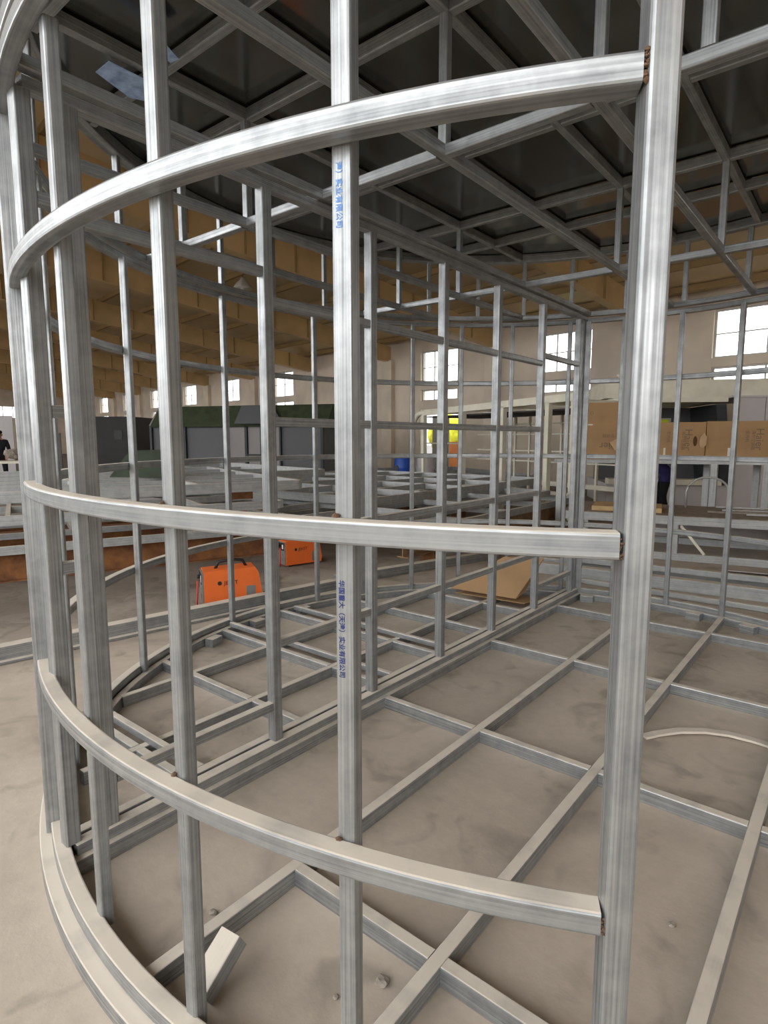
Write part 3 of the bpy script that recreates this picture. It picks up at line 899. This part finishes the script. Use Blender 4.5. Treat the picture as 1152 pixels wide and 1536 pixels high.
# scrap on the deck
rs = random.Random(5)
for k in range(14):
    u = (1.7, 3.5)[k % 2] + rs.uniform(0, 0.7); v_ = 0.42 + 0.125 * (k // 2); yw = rs.uniform(-0.05, 0.05); l = rs.uniform(0.5, 0.9)
    p0 = Vector(lp(TO, TD, TN, u, v_, 0.569)); p1 = p0 + (TD * math.cos(yw) + TN * math.sin(yw)) * l
    o = bar('scrap_strip', p0, p1, 0.04, 0.02, 'dirt' if k % 3 else 'steel_far', None)
    tag(o, 'bent scrap strip in the heap on the dirty trestle top', 'scrap', 'scrap strips on the trestle')
o = box('board', -0.42, 0.42, -0.3, 0.3, 0, 0.06, 'timber', None, Matrix.Translation((-2.45, 8.15, 0.5605)) @ Matrix.Rotation(0.25, 4, 'Z'))
tag(o, 'pale timber board on the left end of the trestle', 'board')
# arched hoop standing on the trestle
hp = [(-0.26, 0, 0), (-0.26, 0, 0.22)] + [(-0.26 * math.cos(PI * i / 10), 0, 0.22 + 0.2 * math.sin(PI * i / 10)) for i in range(1, 10)] + [(0.26, 0, 0.22), (0.26, 0, 0)]
o = wire('pipe_hoop', hp, 0.016, 'steel_far')
o.location = (-1.65, 8.95, 0.56); o.rotation_euler = (0, 0, 0.45)
tag(o, 'arched thin pipe hoop standing upright on the trestle', 'hoop')

# carton rack
CD = Vector((-0.82 + 2.95, 10.02 - 9.22, 0)).normalized(); CN = Vector((-CD.y, CD.x, 0))
CO = (-3.55, 9.05, 0)
rk = thing('steel_rack', 'grey steel rack carrying the cardboard cartons', 'rack', CO)
def rb(name, a, b, w=0.06, h=0.06, mat='steel_far'):
    return bar(name, Vector(lp((0, 0, 0), CD, CN, *a)), Vector(lp((0, 0, 0), CD, CN, *b)), w, h, mat, rk)
for v_ in (0.0, 0.55):
    rb('rail', (-0.3, v_, 1.150), (4.2, v_, 1.150), 0.06, 0.05)
    for u in (-0.2, 1.95, 2.62, 4.1):
        rb('upright', (u, v_, 0), (u, v_, 1.125), 0.085, 0.085)
for u in (0.3, 1.2, 2.2, 3.2):
    rb('cross_bar', (u, 0.03, 1.150), (u, 0.52, 1.150), 0.05, 0.05)
sheet_poly('deck', [lp((0, 0, 0), CD, CN, -0.3, -0.03, 1.176), lp((0, 0, 0), CD, CN, 4.2, -0.03, 1.176), lp((0, 0, 0), CD, CN, 4.2, 0.58, 1.176), lp((0, 0, 0), CD, CN, -0.3, 0.58, 1.176)], 0.005, 'steel_far', rk)

def carton(u, width, height, label, kind):
    c = thing('carton', label, 'carton', lp(CO, CD, CN, u, 0.02, 1.1815), math.atan2(CD.y, CD.x))
    b = box('box', 0, width, 0, 0.5, 0, height, 'carton', c)
    X, Z, N = (1, 0, 0), (0, 0, 1), (0, -1, 0)
    if kind == 'tall':
        text('print', 'Haier', 0.15, 'print', b, frame_matrix((width * 0.82, -0.002, height * 0.24), (-1, 0, 0), (0, 0, -1), N))
        text('print', '海尔空调器', 0.06, 'print', b, frame_matrix((width * 0.82, -0.002, height * 0.42), (-1, 0, 0), (0, 0, -1), N))
        text('print', '⇧⇧', 0.07, 'print', b, frame_matrix((width * 0.30, -0.002, height * 0.82), (-1, 0, 0), (0, 0, -1), N))
        box('label_slip', width * 0.12, width * 0.28, -0.003, -0.0005, height * 0.60, height * 0.625, 'paper', b)
    else:
        text('print', 'Haier', 0.14, 'print', b, frame_matrix((width * (0.76 if kind == 'a' else 0.52), -0.002, height * 0.82), (0, 0, -1), X, N))
        text('print', '海尔空调器', 0.055, 'print', b, frame_matrix((width * (0.69 if kind == 'a' else 0.46), -0.002, height * 0.76), (0, 0, -1), X, N))
        text('print', '室内机', 0.055, 'print', b, frame_matrix((width * (0.48 if kind == 'a' else 0.40), -0.002, height * 0.76), (0, 0, -1), X, N))
        box('label_slip', width * (0.42 if kind == 'a' else 0.22), width * (0.45 if kind == 'a' else 0.25), -0.003, -0.0005, height * 0.10, height * 0.32, 'paper', b)
        hx = width * (0.86 if kind == 'a' else 0.65)
        ell = [(hx + 0.028 * math.cos(q * PI / 6), height * 0.5 + 0.075 * math.sin(q * PI / 6)) for q in range(12)]
        prism('hand_hole', ell, -0.003, -0.0005, 'carton_dark', b)
        if kind == 'a':
            fl_ = [(hx + 0.06, .20), (hx + 0.05, .27), (hx + 0.07, .36), (hx + 0.11, .40), (hx + 0.15, .33), (hx + 0.145, .22), (hx + 0.10, .18)]
            prism('torn_flap', fl_, -0.03, -0.026, 'carton_lid', b)
    return c
carton(0.02, 0.82, 0.86, 'tall brown carton with upside-down print left of the door post', 'tall')
carton(0.86, 0.95, 0.555, 'brown carton with torn hand hole in the middle of the rack', 'a')
carton(1.82, 1.30, 0.565, 'brown carton with sideways print at the right end of the rack', 'b')
o = sheet_poly('paper_note', [lp(CO, CD, CN, 0.50, -0.05, 1.44), lp(CO, CD, CN, 0.58, -0.05, 1.32), lp(CO, CD, CN, 1.0, -0.05, 1.50), lp(CO, CD, CN, 0.92, -0.05, 1.66)], 0.003, 'carton_lid', None)
tag(o, 'pale paper sheet stuck slanting across the tall carton', 'paper')

# long tubes lying outside the far wall
LT = [
      ((-4.3, 6.35, 0.05), (-3.55, 7.3, 0.05), 0.09, 'slanting galvanised tube on the floor left of the trestle'),
     ((-3.2, 6.15, 0.06), (1.2, 6.55, 0.06), 0.12, 'long dark-topped galvanised beam on the floor nearest the far wall'),
      ((-3.0, 6.55, 0.05), (1.4, 7.05, 0.05), 0.10, 'second long galvanised beam on the floor behind the far wall'),
      ((-2.6, 6.42, 0.15), (0.9, 6.70, 0.17), 0.06, 'thin galvanised tube lying across two long floor beams'),
      ((-2.4, 5.98, 0.03), (0.9, 5.92, 0.03), 0.05, 'slim tube lying close against the far base ring')]
for p0, p1, w, lab in LT:
    o = tube('steel_tube', p0, p1, w, w, 'steel_far', None, c=0.006)
    tag(o, lab, 'tube')
o = box('sheet_metal', -0.5, 0.5, -0.16, 0.16, 0, 0.006, 'white_panel', None, Matrix.Translation((-0.55, 6.83, 0.162)) @ Matrix.Rotation(0.2, 4, 'Z') @ Matrix.Rotation(-0.25, 4, 'X'))
tag(o, 'bright sheet metal scrap lying on the long beams', 'sheet')
o = box('pale_panel', -1.4, 1.4, -0.03, 0.03, 0, 0.42, 'white_panel', None, Matrix.Translation((-1.1, 9.72, 0)) @ Matrix.Rotation(0.36, 4, 'Z'))
tag(o, 'pale panel on edge under the carton rack', 'panel')

# ------------------------------------------------------------------ pale capsule cabin behind the cartons
HC = Matrix.Translation((-3.87, 13.7, 0)) @ Matrix.Rotation(math.radians(30), 4, 'Z')
hc = tag(empty('capsule_cabin'), 'pale capsule cabin with a dark sloped window band behind the cartons', 'cabin')
hc.matrix_local = HC
box('base', -0.7, 4.2, 0, 2.4, 0, 0.5, 'white_panel', hc)
box('roof_plate', -0.7, 1.6, -0.25, 2.4, 2.26, 2.36, 'white_frame', hc)
box('roof_plate', 1.75, 4.2, -0.05, 2.4, 2.36, 2.40, 'white_panel', hc)
box('rear_wall', -0.7, 1.7, 1.5, 1.6, 0.5, 2.22, 'house_panel', hc)
box('window_pane', 0.05, 1.0, 1.46, 1.495, 1.35, 1.98, 'white_panel', hc)
box('window_pane', 0.62, 0.95, 1.44, 1.458, 1.38, 1.95, 'foliage', hc)
prism('end_frame', [(1.62, 0.5), (1.80, 0.5), (1.62, 2.22), (1.42, 2.22)], -0.12, 1.5, 'dark_frame', hc)
for k in range(4):
    box('wall_panel', 1.84 + 0.6 * k, 2.43 + 0.6 * k, 0.0, 0.08, 0.5, 2.36, 'white_panel', hc)
box('roof_hood', -0.7, 4.2, 0.6, 2.4, 2.41, 2.80, 'white_frame', hc)
box('sill', -0.7, 1.6, -0.2, 0.2, 0.5, 0.62, 'white_frame', hc)
prism('lower_frame', [(1.25, 0.62), (1.33, 0.62), (1.75, 1.5), (1.67, 1.5)], -0.3, -0.24, 'dark_frame', hc)
o = lathe('lifting_eye', [(0.05, 0), (0.05, 0.02), (0.02, 0.04), (0.02, 0.1), (0.055, 0.13), (0.055, 0.17), (0.02, 0.2)], 'white_frame', hc, Matrix.Translation((-0.35, 0.9, 2.80)), 10)

# ------------------------------------------------------------------ cream capsule frame in the middle distance
cf = tag(empty('open_cabin_skeleton', (-9.3, 12.6, 0), math.radians(-22)), 'cream painted open cabin frame with rounded left corner before the doorway', 'frame')
def cfb(name, a, b, w=0.10, h=0.10): return bar(name, a, b, w, h, 'white_frame', cf)
FL = 5.6
wire('corner_arch', [(0, 0, 0), (0, 0, 1.72)] + [(0.42 - 0.42 * math.cos(PI / 2 * i / 6), 0, 1.72 + 0.42 * math.sin(PI / 2 * i / 6)) for i in range(1, 7)] + [(0.6, 0, 2.14)], 0.07, 'white_frame', cf, 8)
cfb('top_rail', (0.6, 0, 2.14), (FL, 0, 2.24), 0.10, 0.14)
cfb('top_rail', (0.3, 1.9, 2.14), (FL, 1.9, 2.24), 0.10, 0.14)
cfb('bottom_rail', (0, 0, 0.45), (FL, 0, 0.45)); cfb('bottom_rail', (0.1, 1.9, 0.45), (FL, 1.9, 0.45))
for x in (0.55, 2.2, 3.6, 4.9, FL - 0.05):
    cfb('upright', (x, 0, 0), (x, 0, 2.12 + 0.012 * x)); cfb('cross_bar', (x, 0.05, 2.16), (x, 1.85, 2.16), 0.06, 0.08)
for k in range(9):
    x = 1.3 + 0.52 * k
    cfb('rear_upright', (x, 1.9, 0), (x, 1.9, 2.1), 0.05, 0.05)
for z in (0.95, 1.2, 1.6, 1.85):
    cfb('rear_rail', (0.3, 1.9, z), (FL, 1.9, z), 0.03, 0.03)
box('roof_sheet', 0.5, FL, 0.1, 1.8, 2.02, 2.05, 'container', cf)

# doorway items outside the back wall
dl = tag(empty('door_1'), 'tall doorway in the back wall with bars', kind='structure'); dl.matrix_local = HM
for x in (DOOR[0] + 0.04, -15.8, DOOR[1] - 0.04):
    box('door_post', x - 0.04, x + 0.04, YW + 0.02, YW + 0.1, 0, 2.7, 'white_frame', dl)
for z in (1.3, 2.0, 2.66):
    box('door_bar', DOOR[0] + 0.08, DOOR[1] - 0.08, YW + 0.03, YW + 0.08, z - 0.03, z + 0.03, 'white_frame', dl)
def hallpt(x, y, z): return HM @ Vector((x, y, z))
bush = thing('yellow_shrub', 'bright yellow-green shrub outside the doorway', 'shrub', hallpt(-16.6, YW + 4.2, 0))
for k in range(7):
    rr = random.Random(k)
    lump('foliage', rr.uniform(0.9, 1.3), 'foliage', bush, (rr.uniform(-2.5, 2.5), rr.uniform(-0.6, 0.6), rr.uniform(0.3, 2.0)), k, 1.0, 3, 0.12)
o = box('dark_blue_panel', -0.45, 0.45, -0.03, 0.03, 0, 2.45, 'house_panel', None, HM @ Matrix.Translation((-16.7, YW + 1.0, 0)))
tag(o, 'dark blue-grey panel standing in the left half of the doorway', 'panel')
o = box('orange_board', -1.2, 1.2, -0.03, 0.03, 0, 1.35, 'seal', None, HM @ Matrix.Translation((-15.6, YW + 1.6, 0)))
tag(o, 'orange board standing low outside the doorway', 'board')

# blue barrel and pale drum
for (p, mat, h, lab) in (((-10.6, 13.9, 0), 'blue', 0.98, 'blue plastic barrel standing by the back wall'), ((-10.1, 14.3, 0), 'white_panel', 0.95, 'white plastic drum standing beside the blue barrel')):
    b = thing('barrel', lab, 'barrel', p)
    lathe('drum', [(0.24, 0), (0.27, 0.03), (0.275, h * 0.3), (0.285, h * 0.33), (0.275, h * 0.36), (0.275, h * 0.64), (0.285, h * 0.67), (0.275, h * 0.7), (0.26, h * 0.97), (0.24, h)], mat, b)
    lathe('lid', [(0.25, h), (0.25, h + 0.03), (0.2, h + 0.035)], mat, b)

# ------------------------------------------------------------------ house with green roof, container, tarpaulin
hg = empty('garden_house', (-17.75, 10.0, 0), math.radians(22))
tag(hg, 'grey panelled house cabin with dark green mansard roof in the far left hall', 'house')
HL, HD = 5.95, 2.6
EV, TP = 1.90, 2.50
box('body', 0, HL, 0.05, HD, 0.25, EV, 'house_panel', hg)
box('base', 0, HL, 0, HD, 0, 0.25, 'dark_frame', hg)
prism('gable', [(0.05, 0), (HD - 0.05, 0), (HD * 0.80, 0.56), (HD * 0.5, 0.62), (HD * 0.20, 0.56)], 0.02, 0.07, 'house_panel_light', hg, Matrix.Translation((0.0, 0, EV)) @ Matrix.Rotation(PI / 2, 4, 'Z'))
box('end_wall', -0.03, 0.0, 0.1, HD - 0.05, 0.25, EV, 'house_panel_light', hg)
rfv = []
for x in (0.10, HL + 0.15):
    rfv += [(x, -0.10, EV - 0.05), (x, 0.40, TP), (x, HD - 0.40, TP), (x, HD + 0.10, EV - 0.05)]
roof = link('roof', mesh_from('roof', rfv, [(0, 1, 2, 3), (7, 6, 5, 4), (0, 4, 5, 1), (1, 5, 6, 2), (2, 6, 7, 3), (3, 7, 4, 0)]), 'green_roof', hg)
dv = [(3.15, -0.13, EV), (4.75, -0.13, EV), (4.2, 0.30, TP - 0.06), (3.15, 0.30, TP - 0.06)]
sheet_poly('dormer_glass', [(p[0], p[1] - 0.02, p[2] + 0.02) for p in dv], 0.03, 'house_panel', roof)
for (x0, x1) in ((0.0, 0.08), (1.25, 1.33), (2.75, 2.83), (3.40, 3.48), (3.92, 4.0), (4.55, 4.6), (5.87, 5.95)):
    box('wall_post', x0, x1, -0.03, 0.05, 0.25, EV, 'dark_frame', hg)
box('wall_bar', 3.48, 3.92, -0.02, 0.04, 0.98, 1.03, 'dark_frame', hg)
for (x0, x1) in ((2.85, 3.40), (3.48, 3.92), (4.0, 4.55)):
    box('wall_panel', x0 + 0.02, x1 - 0.02, 0.02, 0.05, 0.28, EV - 0.05, 'house_panel_light', hg)

ct = empty('dark_container', (-22.4, 10.3, 0), math.radians(38)); tag(ct, 'dark charcoal container left of the green-roofed house', 'container')
box('body', 0, 1.5, 0, 2.4, 0.05, 2.30, 'container', ct)
box('window', 0.85, 1.15, -0.02, 0.0, 1.45, 1.8, 'black', ct)
for (x, y) in ((0, 0), (1.4, 0), (0, 2.3), (1.4, 2.3)):
    box('corner_post', x - 0.03, x + 0.13, y - 0.03, y + 0.13, 0, 2.33, 'dark_frame', ct)

tp = tag(prism('tarpaulin', [(0, 0), (0.24, 0.30), (0.34, 0.37), (0.80, 0.38), (0.82, 0)], 0, 0.5, 'tarp', None, Matrix.Translation((-8.20, 3.98, 0.961)) @ Matrix.Rotation(math.radians(40), 4, 'Z')), 'dark green tarpaulin peak standing behind the left stack of frames', 'tarpaulin')

# far left clutter
wp = tag(empty('white_partition', (-27.5, 8.2, 0), math.radians(60)), 'white door panel with dark opening at the far left', 'panel')
box('panel', 0, 1.2, 0, 0.06, 0, 2.4, 'white_panel', wp)
box('panel', -1.4, -0.3, 0, 0.06, 0, 2.4, 'white_panel', wp)
box('lintel', -0.3, 0, 0, 0.06, 2.2, 2.4, 'white_panel', wp)
o = box('leaning_board', 0, 0.9, 0, 0.05, 0, 1.7, 'house_panel', None, Matrix.Translation((-24.2, 9.0, 0)) @ Matrix.Rotation(0.9, 4, 'Z'))
tag(o, 'grey board leaning at the far left beside the white panel', 'board')
tl = tag(empty('work_table', (-17.5, 5.6, 0), math.radians(60)), 'cluttered cream work table at the far left', 'table')
box('table_top', -1.2, 1.2, -0.4, 0.4, 0.86, 0.92, 'white_frame', tl)
for sx in (-1, 1):
    for sy in (-1, 1):
        box('leg', sx * 1.1 - 0.04, sx * 1.1 + 0.04, sy * 0.32 - 0.04, sy * 0.32 + 0.04, 0, 0.86, 'white_frame', tl)
for k, (dx, m_) in enumerate(((-0.7, 'timber'), (-0.2, 'red'), (0.4, 'dirt'))):
    o = lump('tool_bundle', 0.22, m_, None, (-17.5 + dx * 0.5, 5.6 + dx * 0.87, 0.921), 40 + k, 0.7, 2, 0.3)
    tag(o, ['timber offcuts heaped on the far left work table', 'red cable coil on the far left work table', 'dusty rag heap on the far left work table'][k], ['timber', 'cable', 'rags'][k])

# pendant lamps
for (p, lab) in (((-15.3, 11.9, 7.0), 'white pendant lamp high under the girders, upper of the two'), ((-18.1, 12.0, 6.25), 'white bell pendant lamp hanging lower, left of the first lamp')):
    zt = 7.2
    hx = p[0] * math.cos(AH) - p[1] * math.sin(AH); hy = p[0] * math.sin(AH) + p[1] * math.cos(AH)
    top = roof_z(hy) - 0.02
    z = min(p[2], top - 0.5)
    l = thing('pendant_lamp', lab, 'lamp', (p[0], p[1], z))
    lathe('shade', [(0.30, 0), (0.29, 0.03), (0.20, 0.16), (0.09, 0.25), (0.06, 0.32), (0.02, 0.34)], 'lamp', l)
    wire('rod', [(0, 0, 0.33), (0, 0, top - z)], 0.012, 'dark_frame', l)
    lathe('bulb', [(0.03, -0.06), (0.07, -0.02), (0.07, 0.04), (0.03, 0.1)], 'lamp', l, None, 12)

# ------------------------------------------------------------------ the worker bending over
def person(loc, rz, label, stand=False):
    p = tag(empty('person', loc, rz), label, 'person')
    # faces local +x, feet at z=0
    J = {'pelvis': (0, 0, 0.92), 'waist': (0.12, 0, 1.03), 'chest': (0.36, 0, 1.12), 'neck': (0.53, 0, 1.14), 'head': (0.66, 0, 1.11), 'crown': (0.76, 0, 1.06),
         'hipL': (-0.02, 0.10, 0.88), 'kneeL': (0.04, 0.12, 0.48), 'ankL': (-0.05, 0.12, 0.09), 'toeL': (0.12, 0.13, 0.035),
         'hipR': (-0.02, -0.10, 0.88), 'kneeR': (0.08, -0.12, 0.48), 'ankR': (0.02, -0.13, 0.09), 'toeR': (0.19, -0.14, 0.035),
         'shL': (0.44, 0.19, 1.12), 'elL': (0.52, 0.24, 0.84), 'wrL': (0.66, 0.17, 0.64), 'haL': (0.72, 0.15, 0.57),
         'shR': (0.44, -0.19, 1.12), 'elR': (0.50, -0.25, 0.84), 'wrR': (0.64, -0.18, 0.63), 'haR': (0.70, -0.16, 0.56)}
    if stand:
        J.update({'waist': (0.0, 0, 1.08), 'chest': (0.02, 0, 1.30), 'neck': (0.02, 0, 1.48), 'head': (0.04, 0, 1.60), 'crown': (0.03, 0, 1.68),
                  'shL': (0.02, 0.19, 1.40), 'elL': (0.03, 0.25, 1.12), 'wrL': (0.20, 0.20, 0.98), 'haL': (0.27, 0.18, 0.95),
                  'shR': (0.02, -0.19, 1.40), 'elR': (0.03, -0.25, 1.12), 'wrR': (0.20, -0.20, 0.98), 'haR': (0.27, -0.18, 0.95)})
    E_ = [('pelvis', 'waist'), ('waist', 'chest'), ('chest', 'neck'), ('neck', 'head'), ('head', 'crown'), ('pelvis', 'hipL'), ('hipL', 'kneeL'), ('kneeL', 'ankL'), ('ankL', 'toeL'),
          ('pelvis', 'hipR'), ('hipR', 'kneeR'), ('kneeR', 'ankR'), ('ankR', 'toeR'), ('chest', 'shL'), ('shL', 'elL'), ('elL', 'wrL'), ('wrL', 'haL'), ('chest', 'shR'), ('shR', 'elR'), ('elR', 'wrR'), ('wrR', 'haR')]
    rad = {'pelvis': (.145, .13), 'waist': (.135, .12), 'chest': (.155, .13), 'neck': (.06, .06), 'head': (.095, .085), 'crown': (.07, .065), 'hip': (.10, .10), 'knee': (.068, .068), 'ank': (.05, .05), 'toe': (.045, .035),
           'sh': (.075, .075), 'el': (.052, .052), 'wr': (.034, .034), 'ha': (.036, .028)}
    # five fingers per hand
    for s, sg in (('L', 1), ('R', -1)):
        h = Vector(J['ha' + s])
        for q, (dy, ln) in enumerate(((-0.03, .060), (-0.01, .075), (0.01, .070), (0.03, .055))):
            J['f%d%s' % (q, s)] = tuple(h + Vector((0.02, dy, -0.035))); J['g%d%s' % (q, s)] = tuple(h + Vector((0.02 + ln * 0.3, dy * 1.2, -0.035 - ln)))
            E_ += [('ha' + s, 'f%d%s' % (q, s)), ('f%d%s' % (q, s), 'g%d%s' % (q, s))]
        J['t' + s] = tuple(h + Vector((0.03, -0.055 * sg, -0.02))); E_.append(('wr' + s, 't' + s))
    names = list(J); idx = {k: i for i, k in enumerate(names)}
    me = bpy.data.meshes.new('body'); me.from_pydata([J[k] for k in names], [(idx[a], idx[b]) for a, b in E_], [])
    o = bpy.data.objects.new('body_tmp', me); COL.objects.link(o)
    sk = o.modifiers.new('skin', 'SKIN'); sk.use_smooth_shade = True
    for k, i in idx.items():
        base = k[:-1] if k[-1] in 'LR' else k
        r = rad.get(base, (.010, .010))
        me.skin_vertices[0].data[i].radius = r
        me.skin_vertices[0].data[i].use_root = (k == 'pelvis')
    sb = o.modifiers.new('sub', 'SUBSURF'); sb.levels = 2; sb.render_levels = 2
    dg = bpy.context.evaluated_depsgraph_get(); dg.update()
    m2 = bpy.data.meshes.new_from_object(o.evaluated_get(dg)); bpy.data.objects.remove(o)
    m2.name = 'body'
    for n_ in ('skin', 'shirt', 'trouser', 'black'): m2.materials.append(M[n_])
    for pl in m2.polygons:
        c = pl.center
        if stand:
            pl.material_index = 3 if c.z < 0.1 else (0 if c.z > 1.46 or (c.x > 0.19 and abs(c.y) > 0.1 and c.z < 1.05) else 2)
            pl.use_smooth = True
            continue
        if c.z < 0.1: pl.material_index = 3
        elif c.z < 0.74 and c.x < 0.30 and abs(c.y) < 0.28: pl.material_index = 2
        elif c.x > 0.545 and c.z > 0.95: pl.material_index = 0
        elif c.z < 0.66 and c.x > 0.45: pl.material_index = 0
        else: pl.material_index = 1
        pl.use_smooth = True
    body = link('body', m2, None, p)
    # hair cap, ears, nose, eyes on the lowered head
    hd = Vector((0.70, 0, 1.10))
    h = lump('hair', 0.112, 'hair', p, (0, 0, 0), 3, 1.0, 3, 0.02)
    for v_ in h.data.vertices: v_.co = Vector((v_.co.x * 1.0, v_.co.y * 0.9, v_.co.z * 0.62))
    h.matrix_local = Matrix.Translation((0.015, 0, 1.615) if stand else (0.70, 0, 1.085))
    F = (lambda x, z: Vector((x, 0, z))) if stand else (lambda x, z: Vector((0.63 + (1.66 - z) * 0.0 + (z - 1.56) * 0.9, 0, 1.06 - x * 0.8)))
    for sy in (-1, 1):
        e = F(0.03, 1.57); lump('ear', 0.026, 'skin', p, (e.x, sy * 0.085, e.z), 5, 1.2, 2, 0.05)
        e = F(0.118, 1.60); lump('eye', 0.011, 'black', p, (e.x, sy * 0.034, e.z), 6, 1.0, 2, 0.02)
    e = F(0.125, 1.56); lump('nose', 0.022, 'skin', p, (e.x, 0, e.z), 7, 1.2, 2, 0.05)
    e = F(0.115, 1.535); box('mouth', e.x - 0.012, e.x + 0.012, -0.025, 0.025, e.z - 0.005, e.z + 0.004, 'red', p)
    return p
person((-2.80, 11.42, 0), math.radians(200), 'person in navy shirt and black trousers bending forward beside the trestle')
person((-20.7, 6.70, 0), math.radians(-20), 'person in black clothing standing behind the work table at the far left edge', True)

# light-blue patches painting a sky reflection under the roof sheets at the left
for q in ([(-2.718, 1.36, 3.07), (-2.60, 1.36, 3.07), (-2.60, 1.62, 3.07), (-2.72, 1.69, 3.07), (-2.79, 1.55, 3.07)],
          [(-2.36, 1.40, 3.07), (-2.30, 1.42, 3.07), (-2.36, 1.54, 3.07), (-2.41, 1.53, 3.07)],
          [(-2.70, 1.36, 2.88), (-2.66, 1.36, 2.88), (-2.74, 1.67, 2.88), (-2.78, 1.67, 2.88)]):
    sheet_poly('reflection_patch', [cp(*p) for p in q], 0.002, 'sky_reflection', cabin)
